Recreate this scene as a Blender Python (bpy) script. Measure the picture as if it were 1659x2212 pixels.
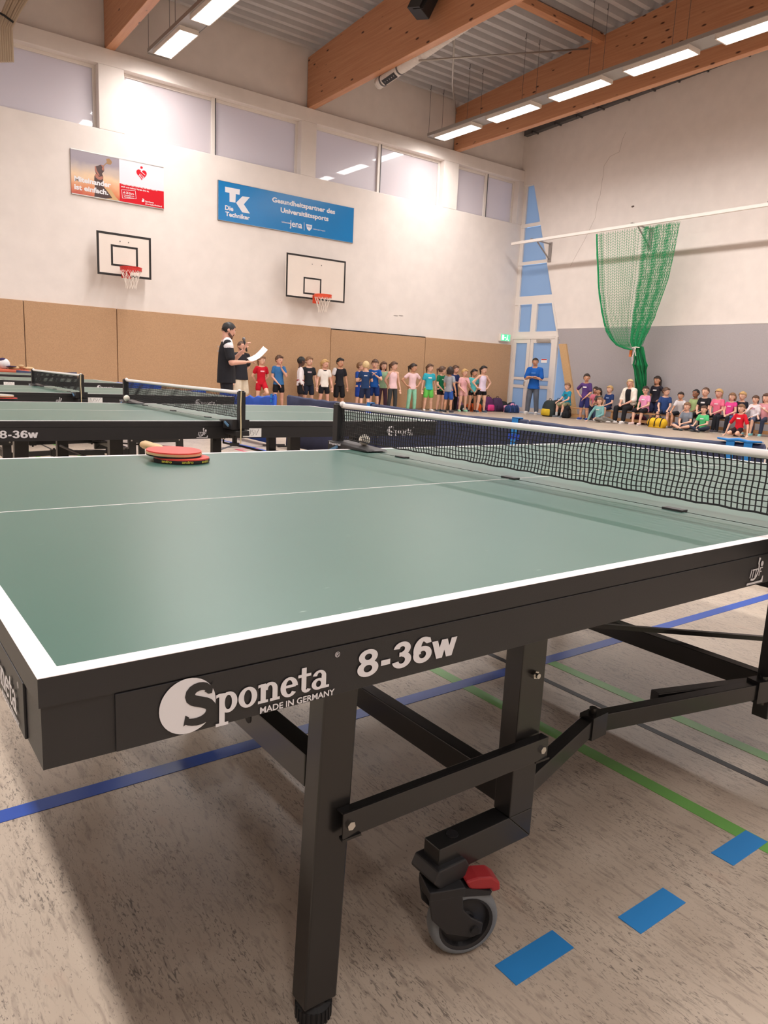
import bpy, bmesh, math, random
from mathutils import Vector, Matrix, Euler

# ------------------------------------------------------------------ scene reset
for o in list(bpy.data.objects):
    bpy.data.objects.remove(o, do_unlink=True)
scene = bpy.context.scene
COL = scene.collection
R = random.Random(7)
PI = math.pi

# ------------------------------------------------------------------ camera
PW, PH, FPX = 1659.0, 2212.0, 1574.2
CAM = Vector((-0.1176, -0.6358, 1.0283))
YAW, PIT, ROL = math.radians(53.130), math.radians(-10.698), math.radians(2.7244)
CF = Vector((math.cos(YAW)*math.cos(PIT), math.sin(YAW)*math.cos(PIT), math.sin(PIT)))
_r = CF.cross(Vector((0, 0, 1))).normalized()
_u = _r.cross(CF)
CR = math.cos(ROL)*_r + math.sin(ROL)*_u
CU = -math.sin(ROL)*_r + math.cos(ROL)*_u
cam_d = bpy.data.cameras.new('camera')
cam_d.sensor_fit = 'VERTICAL'
cam_d.sensor_height = 36.0
cam_d.lens = 36.0*FPX/PH
cam_d.clip_start = 0.02
cam_d.clip_end = 200
cam = bpy.data.objects.new('camera', cam_d)
COL.objects.link(cam)
mw = Matrix((CR, CU, -CF)).transposed().to_4x4()
mw.translation = CAM
cam.matrix_world = mw
scene.camera = cam

# ------------------------------------------------------------------ world, exposure
world = bpy.data.worlds.new('world')
scene.world = world
world.use_nodes = True
bg = world.node_tree.nodes['Background']
bg.inputs['Color'].default_value = (0.44, 0.66, 1.0, 1)      # blue dusk outside the glass
bg.inputs['Strength'].default_value = 1.0
scene.view_settings.view_transform = 'Standard'
scene.view_settings.look = 'None'
scene.view_settings.gamma = 1.0
scene.view_settings.use_curve_mapping = False
scene.view_settings.exposure = 0.08
LAMP_W = 66.0            # watts of each ceiling luminaire
LAMP_COL = (1.0, 0.95, 0.92)

# hall dimensions
YW, XE = 16.9, 18.0      # window wall, end wall
YB, XB = -9.0, -9.0      # walls behind the camera
RIDGE_Y = 4.0
def deck_z(y):
    return 8.93 + 0.06*((YW - y) if y > RIDGE_Y else (YW - 2*RIDGE_Y + y))

# ------------------------------------------------------------------ photo pixel -> point
def _ray(px, py):
    return CF + (px - PW/2)/FPX*CR - (py - PH/2)/FPX*CU
def at(px, py, X=None, Y=None, Z=None):
    d = _ray(px, py)
    if X is not None: t = (X - CAM.x)/d.x
    elif Y is not None: t = (Y - CAM.y)/d.y
    else: t = (Z - CAM.z)/d.z
    return CAM + t*d

# ------------------------------------------------------------------ materials
def srgb(r, g, b):
    f = lambda c: (c/255/12.92 if c/255 <= .04045 else ((c/255+.055)/1.055)**2.4)
    return (f(r), f(g), f(b), 1)
MATS = {}
def mat(name, col, rough=.6, metal=0.0, spec=.5, coat=0.0, noise=0.0, nscale=20.0, bump=0.0, bscale=200.0, sub=None):
    if name in MATS: return MATS[name]
    m = bpy.data.materials.new(name); m.use_nodes = True
    nt = m.node_tree; b = nt.nodes['Principled BSDF']
    c = srgb(*col)
    b.inputs['Base Color'].default_value = c
    b.inputs['Roughness'].default_value = rough
    b.inputs['Metallic'].default_value = metal
    b.inputs['Specular IOR Level'].default_value = spec
    b.inputs['Coat Weight'].default_value = coat
    if noise > 0 or bump > 0:
        tc = nt.nodes.new('ShaderNodeTexCoord')
    if noise > 0:
        n = nt.nodes.new('ShaderNodeTexNoise'); n.inputs['Scale'].default_value = nscale
        n.inputs['Detail'].default_value = 4
        nt.links.new(tc.outputs['Object'], n.inputs['Vector'])
        r = nt.nodes.new('ShaderNodeValToRGB')
        r.color_ramp.elements[0].position = .3; r.color_ramp.elements[1].position = .7
        r.color_ramp.elements[0].color = tuple(x*(1-noise) for x in c[:3]) + (1,)
        r.color_ramp.elements[1].color = tuple(min(1, x*(1+noise)) for x in c[:3]) + (1,)
        nt.links.new(n.outputs['Fac'], r.inputs['Fac'])
        nt.links.new(r.outputs['Color'], b.inputs['Base Color'])
    if bump > 0:
        n2 = nt.nodes.new('ShaderNodeTexNoise'); n2.inputs['Scale'].default_value = bscale
        nt.links.new(tc.outputs['Object'], n2.inputs['Vector'])
        bp = nt.nodes.new('ShaderNodeBump'); bp.inputs['Strength'].default_value = bump
        bp.inputs['Distance'].default_value = .01
        nt.links.new(n2.outputs['Fac'], bp.inputs['Height'])
        nt.links.new(bp.outputs['Normal'], b.inputs['Normal'])
    MATS[name] = m
    return m
def emit(name, col, strength):
    m = bpy.data.materials.new(name); m.use_nodes = True
    nt = m.node_tree; b = nt.nodes['Principled BSDF']
    b.inputs['Base Color'].default_value = col
    b.inputs['Emission Color'].default_value = col
    b.inputs['Emission Strength'].default_value = strength
    MATS[name] = m
    return m
def cloth(col):
    return mat('fabric_%d_%d_%d' % col, col, .85, spec=.25, noise=.10, nscale=9)

def floor_material():
    m = bpy.data.materials.new('linoleum'); m.use_nodes = True
    nt = m.node_tree; b = nt.nodes['Principled BSDF']; L = nt.links.new
    tc = nt.nodes.new('ShaderNodeTexCoord')
    def noise(sx, sy, detail, dist=0.0):
        mp = nt.nodes.new('ShaderNodeMapping'); mp.inputs['Scale'].default_value = (sx, sy, 1)
        L(tc.outputs['Object'], mp.inputs['Vector'])
        n = nt.nodes.new('ShaderNodeTexNoise'); n.inputs['Scale'].default_value = 1
        n.inputs['Detail'].default_value = detail; n.inputs['Distortion'].default_value = dist
        L(mp.outputs['Vector'], n.inputs['Vector']); return n
    def ramp(src, p0, p1):
        r = nt.nodes.new('ShaderNodeMapRange'); r.inputs['From Min'].default_value = p0; r.inputs['From Max'].default_value = p1
        L(src, r.inputs['Value']); return r.outputs['Result']
    def mixc(fac, a, bcol):
        x = nt.nodes.new('ShaderNodeMix'); x.data_type = 'RGBA'
        L(fac, x.inputs['Factor'])
        if isinstance(a, tuple): x.inputs['A'].default_value = a
        else: L(a, x.inputs['A'])
        x.inputs['B'].default_value = bcol
        return x.outputs['Result']
    def mul(a, bb):
        x = nt.nodes.new('ShaderNodeMath'); x.operation = 'MULTIPLY'; L(a, x.inputs[0])
        if isinstance(bb, float): x.inputs[1].default_value = bb
        else: L(bb, x.inputs[1])
        return x.outputs[0]
    c = mixc(ramp(noise(5, 2.5, 3).outputs['Fac'], .35, .7), srgb(190, 174, 157), srgb(178, 161, 144))
    c = mixc(mul(ramp(noise(80, 16, 5, .8).outputs['Fac'], .52, .70), .55), c, srgb(134, 118, 106))
    c = mixc(mul(ramp(noise(14, 6, 3).outputs['Fac'], .62, .72), .25), c, srgb(184, 152, 132))
    fleck = ramp(noise(190, 42, 4, 1.4).outputs['Fac'], .57, .64)
    area = ramp(noise(9, 3, 4).outputs['Fac'], .40, .58)
    c = mixc(mul(mul(fleck, area), .75), c, srgb(84, 75, 70))
    fleck2 = ramp(noise(240, 90, 2, 1.0).outputs['Fac'], .635, .69)
    c = mixc(mul(fleck2, .6), c, srgb(104, 92, 84))
    L(c, b.inputs['Base Color'])
    b.inputs['Roughness'].default_value = .42
    b.inputs['Specular IOR Level'].default_value = .4
    return m

def wood_material(name, base, dark, grain_axis='Y', knots=True, rough=.45):
    m = bpy.data.materials.new(name); m.use_nodes = True
    nt = m.node_tree; b = nt.nodes['Principled BSDF']; L = nt.links.new
    tc = nt.nodes.new('ShaderNodeTexCoord')
    mp = nt.nodes.new('ShaderNodeMapping')
    mp.inputs['Scale'].default_value = (12, 1.0, 30) if grain_axis == 'Y' else (1.0, 12, 30)
    L(tc.outputs['Object'], mp.inputs['Vector'])
    n = nt.nodes.new('ShaderNodeTexNoise'); n.inputs['Scale'].default_value = 1.2; n.inputs['Detail'].default_value = 5
    L(mp.outputs['Vector'], n.inputs['Vector'])
    r = nt.nodes.new('ShaderNodeValToRGB')
    r.color_ramp.elements[0].position = .3; r.color_ramp.elements[1].position = .72
    r.color_ramp.elements[0].color = srgb(*dark); r.color_ramp.elements[1].color = srgb(*base)
    L(n.outputs['Fac'], r.inputs['Fac'])
    out = r.outputs['Color']
    if knots:
        mp2 = nt.nodes.new('ShaderNodeMapping')
        mp2.inputs['Scale'].default_value = (6, 2.2, 6) if grain_axis == 'Y' else (2.2, 6, 6)
        L(tc.outputs['Object'], mp2.inputs['Vector'])
        v = nt.nodes.new('ShaderNodeTexVoronoi'); v.inputs['Scale'].default_value = 1.0
        L(mp2.outputs['Vector'], v.inputs['Vector'])
        mr = nt.nodes.new('ShaderNodeMapRange')
        mr.inputs['From Min'].default_value = .16; mr.inputs['From Max'].default_value = .08
        L(v.outputs['Distance'], mr.inputs['Value'])
        mx = nt.nodes.new('ShaderNodeMix'); mx.data_type = 'RGBA'
        L(mr.outputs['Result'], mx.inputs['Factor']); L(out, mx.inputs['A'])
        mx.inputs['B'].default_value = srgb(74, 34, 20)
        out = mx.outputs['Result']
    L(out, b.inputs['Base Color'])
    b.inputs['Roughness'].default_value = rough
    MATS[name] = m
    return m

def frosted(name, col, trans, rough=.25, coat=0.0, tint=(.95, .97, 1, 1)):
    # frosted pane: part of the daylight comes through, the rest is a pale glossy sheet
    m = bpy.data.materials.new(name); m.use_nodes = True
    nt = m.node_tree; b = nt.nodes['Principled BSDF']; L = nt.links.new
    b.inputs['Base Color'].default_value = srgb(*col); b.inputs['Roughness'].default_value = rough
    b.inputs['Coat Weight'].default_value = coat; b.inputs['Coat Roughness'].default_value = .03
    t = nt.nodes.new('ShaderNodeBsdfTranslucent'); t.inputs['Color'].default_value = tint
    mx = nt.nodes.new('ShaderNodeMixShader'); mx.inputs['Fac'].default_value = trans
    L(b.outputs[0], mx.inputs[1]); L(t.outputs[0], mx.inputs[2])
    L(mx.outputs[0], nt.nodes['Material Output'].inputs['Surface'])
    MATS[name] = m
    return m

def print_material():
    # printed photograph on the sponsor board: warm sunset sky, flat print
    m = bpy.data.materials.new('sunset_print'); m.use_nodes = True
    nt = m.node_tree; b = nt.nodes['Principled BSDF']; L = nt.links.new
    tc = nt.nodes.new('ShaderNodeTexCoord')
    n = nt.nodes.new('ShaderNodeTexNoise'); n.inputs['Scale'].default_value = 3.2; n.inputs['Detail'].default_value = 4
    L(tc.outputs['Generated'], n.inputs['Vector'])
    sx = nt.nodes.new('ShaderNodeSeparateXYZ'); L(tc.outputs['Generated'], sx.inputs[0])
    ad = nt.nodes.new('ShaderNodeMath'); ad.operation = 'MULTIPLY_ADD'; ad.inputs[1].default_value = .35
    L(n.outputs['Fac'], ad.inputs[0]); L(sx.outputs['Z'], ad.inputs[2])
    r = nt.nodes.new('ShaderNodeValToRGB'); e = r.color_ramp.elements
    e[0].position = .15; e[0].color = srgb(186, 56, 44)
    e[1].position = 1.15 if False else .98; e[1].color = srgb(150, 140, 150)
    for p, c in ((.38, (214, 140, 96)), (.6, (226, 194, 158)), (.8, (190, 172, 162))):
        x = e.new(p); x.color = srgb(*c)
    L(ad.outputs[0], r.inputs['Fac']); L(r.outputs['Color'], b.inputs['Base Color'])
    b.inputs['Roughness'].default_value = .3
    MATS['sunset_print'] = m
    return m

def perforated():
    m = bpy.data.materials.new('perforated_steel'); m.use_nodes = True
    nt = m.node_tree; b = nt.nodes['Principled BSDF']; L = nt.links.new
    tc = nt.nodes.new('ShaderNodeTexCoord')
    mp = nt.nodes.new('ShaderNodeMapping'); mp.inputs['Scale'].default_value = (34, 34, 34)
    L(tc.outputs['Object'], mp.inputs['Vector'])
    v = nt.nodes.new('ShaderNodeTexVoronoi'); v.inputs['Randomness'].default_value = .0
    L(mp.outputs['Vector'], v.inputs['Vector'])
    r = nt.nodes.new('ShaderNodeValToRGB')
    r.color_ramp.elements[0].position = .28; r.color_ramp.elements[0].color = srgb(70, 66, 64)
    r.color_ramp.elements[1].position = .34; r.color_ramp.elements[1].color = srgb(178, 172, 168)
    L(v.outputs['Distance'], r.inputs['Fac']); L(r.outputs['Color'], b.inputs['Base Color'])
    b.inputs['Roughness'].default_value = .45; b.inputs['Metallic'].default_value = .2
    MATS['perforated_steel'] = m
    return m

M_FLOOR = floor_material()
M_WALL = mat('white_plaster', (232, 223, 217), .9, spec=.2, noise=.03, nscale=3, bump=.12, bscale=160)
M_FELT = mat('brown_felt_panel', (188, 152, 119), .95, spec=.1, noise=.10, nscale=60, bump=.15, bscale=300)
M_FELT2 = mat('tan_felt_strip', (202, 166, 124), .95, spec=.1, noise=.06, nscale=40)
M_GREY = mat('grey_wall_pad', (172, 166, 168), .9, spec=.15, noise=.03, nscale=30)
M_BEAM = wood_material('glulam_timber', (203, 148, 110), (186, 128, 92))
M_BEAMX = wood_material('purlin_timber', (203, 148, 110), (186, 128, 92), 'X')
M_DECK = mat('steel_deck', (188, 186, 187), .5, metal=.0, noise=.04, nscale=4)
M_STEEL = mat('dark_grey_steel', (96, 94, 95), .5, metal=.3)
M_ZINC = mat('zinc_steel', (168, 163, 158), .4, metal=.5)
M_PERF = perforated()
M_HOUSE = mat('lamp_housing', (232, 222, 212), .4)
M_DIFF = emit('lamp_diffuser', (1.0, .955, .925, 1), 20.0)
M_FRAME = mat('white_window_frame', (232, 224, 217), .4)
M_PANE = frosted('frosted_window', (232, 226, 230), .42, .3, 1.0, (1, .82, .74, 1))
M_PANEB = frosted('frosted_door_glass', (140, 165, 195), .5, .25, .2)
M_BLACK = mat('black_powder_coat', (34, 33, 34), .42, spec=.5, bump=.05, bscale=900)
M_EDGE = mat('black_edge_band', (36, 35, 37), .45, bump=.05, bscale=700)
M_GLOSSBLK = mat('black_tube_paint', (34, 33, 33), .26, spec=.6)
M_PLAST = mat('black_plastic', (36, 35, 37), .45)
M_RUBBER = mat('black_rubber', (30, 29, 30), .75)
M_TYRE = mat('grey_tyre', (112, 116, 120), .55)
M_CHROME = mat('chrome', (215, 213, 208), .18, metal=1)
M_RED = mat('red_plastic', (158, 38, 42), .45)
M_GREEN = None
M_WHITE = mat('white_paint', (238, 230, 230), .5)
M_PRINT = mat('white_print', (226, 224, 228), .5)
M_NAVY = mat('navy_barrier_cloth', (52, 57, 84), .7, spec=.3, noise=.10, nscale=8, bump=.25, bscale=14)
M_BLUEB = mat('blue_barrier_cloth', (28, 78, 176), .6, spec=.3, noise=.08, nscale=6, bump=.25, bscale=12)
M_STRAP = mat('light_blue_strap', (30, 128, 205), .5)
M_SIGNB = mat('blue_sign', (8, 122, 190), .22, spec=.5)
M_SIGNR = mat('red_sign', (205, 22, 38), .25)
M_SIGNW = mat('white_sign', (226, 220, 228), .25)
M_ALU = mat('aluminium_edge', (190, 186, 182), .35, metal=.7)
M_PAPER = mat('white_paper', (246, 244, 242), .7)
M_INK = mat('grey_ink', (90, 86, 92), .7)
M_BBOARD = mat('white_backboard', (232, 220, 210), .5, noise=.02, nscale=3)
M_BLKLINE = mat('black_line_paint', (30, 24, 22), .6)
M_RIM = mat('red_rim', (205, 44, 40), .45)
M_RIM2 = mat('orange_red_rim', (222, 78, 44), .45)
M_CORD = mat('white_cord', (236, 226, 216), .8)
M_GNET = mat('green_net_cord', (14, 140, 84), .7)
M_WOODL = wood_material('light_bench_wood', (206, 160, 112), (184, 134, 90), 'Y', False, .4)
M_HANDLE = wood_material('pale_handle_wood', (222, 190, 146), (200, 164, 118), 'Y', False, .5)
M_LBLUE = mat('blue_floor_line', (32, 74, 165), .42)
M_LGREEN = mat('green_floor_line', (106, 164, 78), .42)
M_LBLACK = mat('black_floor_line', (34, 31, 33), .55)
M_LRED = mat('red_floor_line', (204, 70, 84), .42)
M_TAPE = mat('sky_blue_floor_mark', (40, 128, 196), .5)

def table_green():
    m = bpy.data.materials.new('green_table_lacquer'); m.use_nodes = True
    nt = m.node_tree; b = nt.nodes['Principled BSDF']; L = nt.links.new
    tc = nt.nodes.new('ShaderNodeTexCoord')
    n = nt.nodes.new('ShaderNodeTexNoise'); n.inputs['Scale'].default_value = 3; n.inputs['Detail'].default_value = 3
    L(tc.outputs['Object'], n.inputs['Vector'])
    r = nt.nodes.new('ShaderNodeValToRGB')
    r.color_ramp.elements[0].color = srgb(62, 98, 87); r.color_ramp.elements[1].color = srgb(70, 106, 95)
    L(n.outputs['Fac'], r.inputs['Fac'])
    # short ball scuffs
    mp = nt.nodes.new('ShaderNodeMapping'); mp.inputs['Scale'].default_value = (11, 42, 1); mp.inputs['Rotation'].default_value = (0, 0, -.15)
    L(tc.outputs['Object'], mp.inputs['Vector'])
    v = nt.nodes.new('ShaderNodeTexVoronoi'); v.inputs['Scale'].default_value = 1
    L(mp.outputs['Vector'], v.inputs['Vector'])
    mr = nt.nodes.new('ShaderNodeMapRange'); mr.inputs['From Min'].default_value = .07; mr.inputs['From Max'].default_value = .03
    L(v.outputs['Distance'], mr.inputs['Value'])
    n2 = nt.nodes.new('ShaderNodeTexNoise'); n2.inputs['Scale'].default_value = 3.5
    L(tc.outputs['Object'], n2.inputs['Vector'])
    mr2 = nt.nodes.new('ShaderNodeMapRange'); mr2.inputs['From Min'].default_value = .56; mr2.inputs['From Max'].default_value = .66; mr2.inputs['To Max'].default_value = .5
    L(n2.outputs['Fac'], mr2.inputs['Value'])
    mu = nt.nodes.new('ShaderNodeMath'); mu.operation = 'MULTIPLY'
    L(mr.outputs['Result'], mu.inputs[0]); L(mr2.outputs['Result'], mu.inputs[1])
    mx = nt.nodes.new('ShaderNodeMix'); mx.data_type = 'RGBA'
    L(mu.outputs[0], mx.inputs['Factor']); L(r.outputs['Color'], mx.inputs['A']); mx.inputs['B'].default_value = srgb(170, 190, 180)
    L(mx.outputs['Result'], b.inputs['Base Color'])
    b.inputs['Roughness'].default_value = .36
    b.inputs['Specular IOR Level'].default_value = .66
    return m
M_GREEN = table_green()

# ------------------------------------------------------------------ mesh builder
class MB:
    def __init__(s): s.v = []; s.f = []; s.mi = []; s.cur = 0
    def add(s, vs, fs):
        o = len(s.v); s.v += [tuple(v) for v in vs]
        for f in fs: s.f.append([i+o for i in f]); s.mi.append(s.cur)
        return s
    def box(s, a, b):
        x0, y0, z0 = (min(a[i], b[i]) for i in range(3)); x1, y1, z1 = (max(a[i], b[i]) for i in range(3))
        return s.add([(x0,y0,z0),(x1,y0,z0),(x1,y1,z0),(x0,y1,z0),(x0,y0,z1),(x1,y0,z1),(x1,y1,z1),(x0,y1,z1)],
                     [(3,2,1,0),(4,5,6,7),(0,1,5,4),(1,2,6,5),(2,3,7,6),(3,0,4,7)])
    def obox(s, c, size, rot):
        m = rot if isinstance(rot, Matrix) else Euler(rot).to_matrix()
        c = Vector(c); h = Vector(size)/2
        P = [c + m @ Vector((sx*h.x, sy*h.y, sz*h.z)) for sz in (-1,1) for sx, sy in ((-1,-1),(1,-1),(1,1),(-1,1))]
        return s.add(P, [(3,2,1,0),(4,5,6,7),(0,1,5,4),(1,2,6,5),(2,3,7,6),(3,0,4,7)])
    def bar(s, p0, p1, w, h, up=(0,0,1)):
        # rectangular bar from p0 to p1; w sideways, h along up
        p0, p1 = Vector(p0), Vector(p1); d = (p1-p0).normalized(); u = Vector(up)
        sd = d.cross(u)
        if sd.length < 1e-4: sd = d.cross(Vector((1,0,0)))
        sd.normalize(); u = sd.cross(d)
        P = []
        for p in (p0, p1):
            for a, b in ((-1,-1),(1,-1),(1,1),(-1,1)): P.append(p + sd*a*w/2 + u*b*h/2)
        return s.add(P, [(0,1,2,3),(7,6,5,4),(0,4,5,1),(1,5,6,2),(2,6,7,3),(3,7,4,0)])
    def prism(s, pts, ext):
        # planar polygon (3-D points) extruded by vector
        n = len(pts); e = Vector(ext); P = [Vector(p) for p in pts]
        return s.add(P + [p+e for p in P], [list(range(n))[::-1], list(range(n, 2*n))] +
                     [(i, (i+1) % n, n+(i+1) % n, n+i) for i in range(n)])
    def cyl(s, p0, p1, r0, r1=None, n=12, caps=True):
        r1 = r0 if r1 is None else r1
        p0, p1 = Vector(p0), Vector(p1); d = (p1-p0).normalized()
        a = d.orthogonal().normalized(); b = d.cross(a)
        P = []
        for p, r in ((p0, r0), (p1, r1)):
            for i in range(n):
                t = 2*PI*i/n; P.append(p + a*r*math.cos(t) + b*r*math.sin(t))
        F = [(i, (i+1) % n, n+(i+1) % n, n+i) for i in range(n)]
        if caps: F += [list(range(n))[::-1], list(range(n, 2*n))]
        return s.add(P, F)
    def tube(s, path, r, n=6, closed=False):
        path = [Vector(p) for p in path]; m = len(path); P = []
        prev = None
        for i, p in enumerate(path):
            if closed: d = path[(i+1) % m] - path[i-1]
            else: d = path[min(i+1, m-1)] - path[max(i-1, 0)]
            d.normalize()
            if prev is None: a = d.orthogonal().normalized()
            else:
                a = prev - d*prev.dot(d)
                a = a.normalized() if a.length > 1e-6 else d.orthogonal().normalized()
            prev = a; b = d.cross(a)
            rr = r[i] if isinstance(r, (list, tuple)) else r
            for k in range(n):
                t = 2*PI*k/n; P.append(p + a*rr*math.cos(t) + b*rr*math.sin(t))
        F = []
        for i in range(m if closed else m-1):
            j = (i+1) % m
            for k in range(n): F.append((i*n+k, i*n+(k+1) % n, j*n+(k+1) % n, j*n+k))
        if not closed: F += [list(range(n))[::-1], list(range((m-1)*n, m*n))]
        return s.add(P, F)
    def ell(s, c, r, rot=None, nu=12, nv=8):
        c = Vector(c); m = rot if rot is not None else Matrix.Identity(3)
        if not isinstance(r, (tuple, list, Vector)): r = (r, r, r)
        P = [c + m @ Vector((0, 0, r[2]))]
        for j in range(1, nv):
            t = PI*j/nv
            for i in range(nu):
                p = 2*PI*i/nu
                P.append(c + m @ Vector((r[0]*math.sin(t)*math.cos(p), r[1]*math.sin(t)*math.sin(p), r[2]*math.cos(t))))
        P.append(c + m @ Vector((0, 0, -r[2])))
        F = [(0, 1+i, 1+(i+1) % nu) for i in range(nu)]
        for j in range(nv-2):
            for i in range(nu):
                a = 1+j*nu; F.append((a+i, a+nu+i, a+nu+(i+1) % nu, a+(i+1) % nu))
        a = 1+(nv-2)*nu; F += [(a+i, len(P)-1, a+(i+1) % nu) for i in range(nu)]
        return s.add(P, F)
    def cap(s, p0, p1, r0, r1=None, n=10):
        r1 = r0 if r1 is None else r1
        p0, p1 = Vector(p0), Vector(p1)
        if (p1-p0).length < 1e-5: return s.ell(p0, r0, nu=n, nv=6)
        d = (p1-p0).normalized()
        path = [p0 - d*r0*.98, p0 - d*r0*.75, p0 - d*r0*.38, p0, p1, p1 + d*r1*.38, p1 + d*r1*.75, p1 + d*r1*.98]
        return s.tube(path, [r0*.18, r0*.66, r0*.925, r0, r1, r1*.925, r1*.66, r1*.18], n)
    def loft(s, rings, n=18):
        # rings: (centre, rx, ry) stacked ellipses in the horizontal plane, closed at both ends
        P = []
        for c, rx, ry in rings:
            for k in range(n):
                t = 2*PI*k/n; P.append((c[0]+rx*math.cos(t), c[1]+ry*math.sin(t), c[2]))
        m = len(rings)
        return s.add(P, [(i*n+k, i*n+(k+1) % n, (i+1)*n+(k+1) % n, (i+1)*n+k) for i in range(m-1) for k in range(n)] + [list(range(n))[::-1], list(range((m-1)*n, m*n))])
    def lathe(s, c, axis, prof, n=24):
        # prof: (radius, offset along axis)
        c = Vector(c); d = Vector(axis).normalized(); a = d.orthogonal().normalized(); b = d.cross(a); P = []
        for r, h in prof:
            for k in range(n):
                t = 2*PI*k/n; P.append(c + d*h + a*r*math.cos(t) + b*r*math.sin(t))
        m = len(prof); F = []
        for i in range(m-1):
            for k in range(n): F.append((i*n+k, i*n+(k+1) % n, (i+1)*n+(k+1) % n, (i+1)*n+k))
        return s.add(P, F)

def tag(o, label=None, cat=None, group=None, kind=None):
    if label: o['label'] = label
    if cat: o['category'] = cat
    if group: o['group'] = group
    if kind: o['kind'] = kind
    return o
def mk(name, mb, mats, parent=None, smooth=False, bevel=0.0, loc=None, label=None, kind=None):
    me = bpy.data.meshes.new(name)
    me.from_pydata(mb.v, [], mb.f)
    if not isinstance(mats, (list, tuple)): mats = [mats]
    for m in mats: me.materials.append(m)
    if len(mats) > 1: me.polygons.foreach_set('material_index', mb.mi)
    if smooth: me.polygons.foreach_set('use_smooth', [True]*len(me.polygons))
    bm = bmesh.new(); bm.from_mesh(me)
    bmesh.ops.recalc_face_normals(bm, faces=bm.faces)
    bm.to_mesh(me); bm.free()
    me.update()
    o = bpy.data.objects.new(name, me); COL.objects.link(o)
    if parent is not None: o.parent = parent
    if loc is not None: o.location = loc
    if bevel > 0:
        b = o.modifiers.new('bevel', 'BEVEL'); b.width = bevel; b.segments = 2; b.limit_method = 'ANGLE'
    if label: o['label'] = label
    if kind: o['kind'] = kind
    return o
def inst(src, parent=None, loc=(0, 0, 0), rot=None):
    o = src.copy(); COL.objects.link(o); o.parent = parent; o.location = loc
    if rot is not None: o.rotation_euler = rot
    return o
def thing(name, label, cat, loc=(0, 0, 0), rz=0.0, group=None):
    o = bpy.data.objects.new(name, None); COL.objects.link(o)
    o.location = loc; o.rotation_euler = (0, 0, rz); o.empty_display_size = .1
    return tag(o, label, cat, group)
def copy_tree(o, parent=None):
    c = o.copy(); COL.objects.link(c); c.parent = parent
    for ch in list(o.children): copy_tree(ch, c)
    return c
def struct(name, mb, mats, **kw):
    o = mk(name, mb, mats, **kw); o['kind'] = 'structure'; return o

# text -> flat mesh; xdir / ydir are the reading direction and up direction, fitted in w x h
_TXT = []
def text_mesh(body, bold=0.0, shear=0.0, spacing=1.0):
    cu = bpy.data.curves.new('text', 'FONT'); cu.body = body; cu.offset = bold; cu.shear = shear
    cu.space_character = spacing; cu.resolution_u = 3; cu.fill_mode = 'BOTH'
    ob = bpy.data.objects.new('text', cu); COL.objects.link(ob)
    dg = bpy.context.evaluated_depsgraph_get()
    me = bpy.data.meshes.new_from_object(ob.evaluated_get(dg))
    vs = [tuple(v.co) for v in me.vertices]; fs = [list(p.vertices) for p in me.polygons]
    bpy.data.objects.remove(ob); bpy.data.curves.remove(cu); bpy.data.meshes.remove(me)
    return vs, fs
def put2d(mb, vs, fs, org, xd, yd, w=None, h=None, scale=None, align='L'):
    x0 = min(v[0] for v in vs); x1 = max(v[0] for v in vs); y0 = min(v[1] for v in vs); y1 = max(v[1] for v in vs)
    sx = (w/(x1-x0)) if w else scale; sy = (h/(y1-y0)) if h else (scale if scale else sx)
    if w is None and h and scale is None: sx = sy
    o, xd, yd = Vector(org), Vector(xd), Vector(yd)
    mb.add([o + xd*((v[0]-x0)*sx) + yd*((v[1]-y0)*sy) for v in vs], fs)
def text_on(name, body, org, xd, yd, w, h, m, parent, bold=0.0, shear=0.0):
    vs, fs = text_mesh(body, bold, shear)
    mb = MB(); put2d(mb, vs, fs, org, xd, yd, w, h)
    return mk(name, mb, m, parent)

# ================================================================== SETTING
# ---- floor with its painted lines
fl = struct('floor', MB().box((XB, YB, -.1), (XE+.3, YW+.3, 0)), M_FLOOR)
def line(a, b, w, m, name='line_marking', z=.0012):
    a, b = Vector((a[0], a[1], 0)), Vector((b[0], b[1], 0))
    return mk(name, MB().bar(a+Vector((0,0,z/2)), b+Vector((0,0,z/2)), w, z), m, fl)
line((XB, 1.06), (XE-.3, 1.06), .05, M_LBLUE)
line((1.525, YB), (1.525, 14.0), .045, M_LGREEN, z=.0010)
line((1.95, YB), (1.95, 14.0), .045, M_LGREEN, z=.0010)
line((1.805, YB), (1.805, 9.0), .024, M_LBLACK, z=.0008)
line((-.32, YB), (-.32, 14.0), .045, M_LGREEN, z=.0010)
line((4.21, 1.2), (4.21, 14.0), .05, M_LBLUE)
line((3.70, 8.14), (7.2, 8.14), .05, M_LBLACK, z=.0010)
line((3.2, 7.35), (4.0, 8.3), .05, M_LBLACK, z=.0008)
line((3.90, 7.55), (3.90, 7.95), .05, M_LRED, z=.0014)
line((3.88, 7.93), (4.22, 7.93), .05, M_LRED, z=.0014)
for x0, y0 in ((.75, .075), (1.04, .026), (1.392, .033), (1.75, .03), (.42, .1)):
    if x0 == .42: continue
    mk('line_dash', MB().box((x0, y0, 0), (x0+.153, y0+.052, .0016)), M_TAPE, fl)

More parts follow.
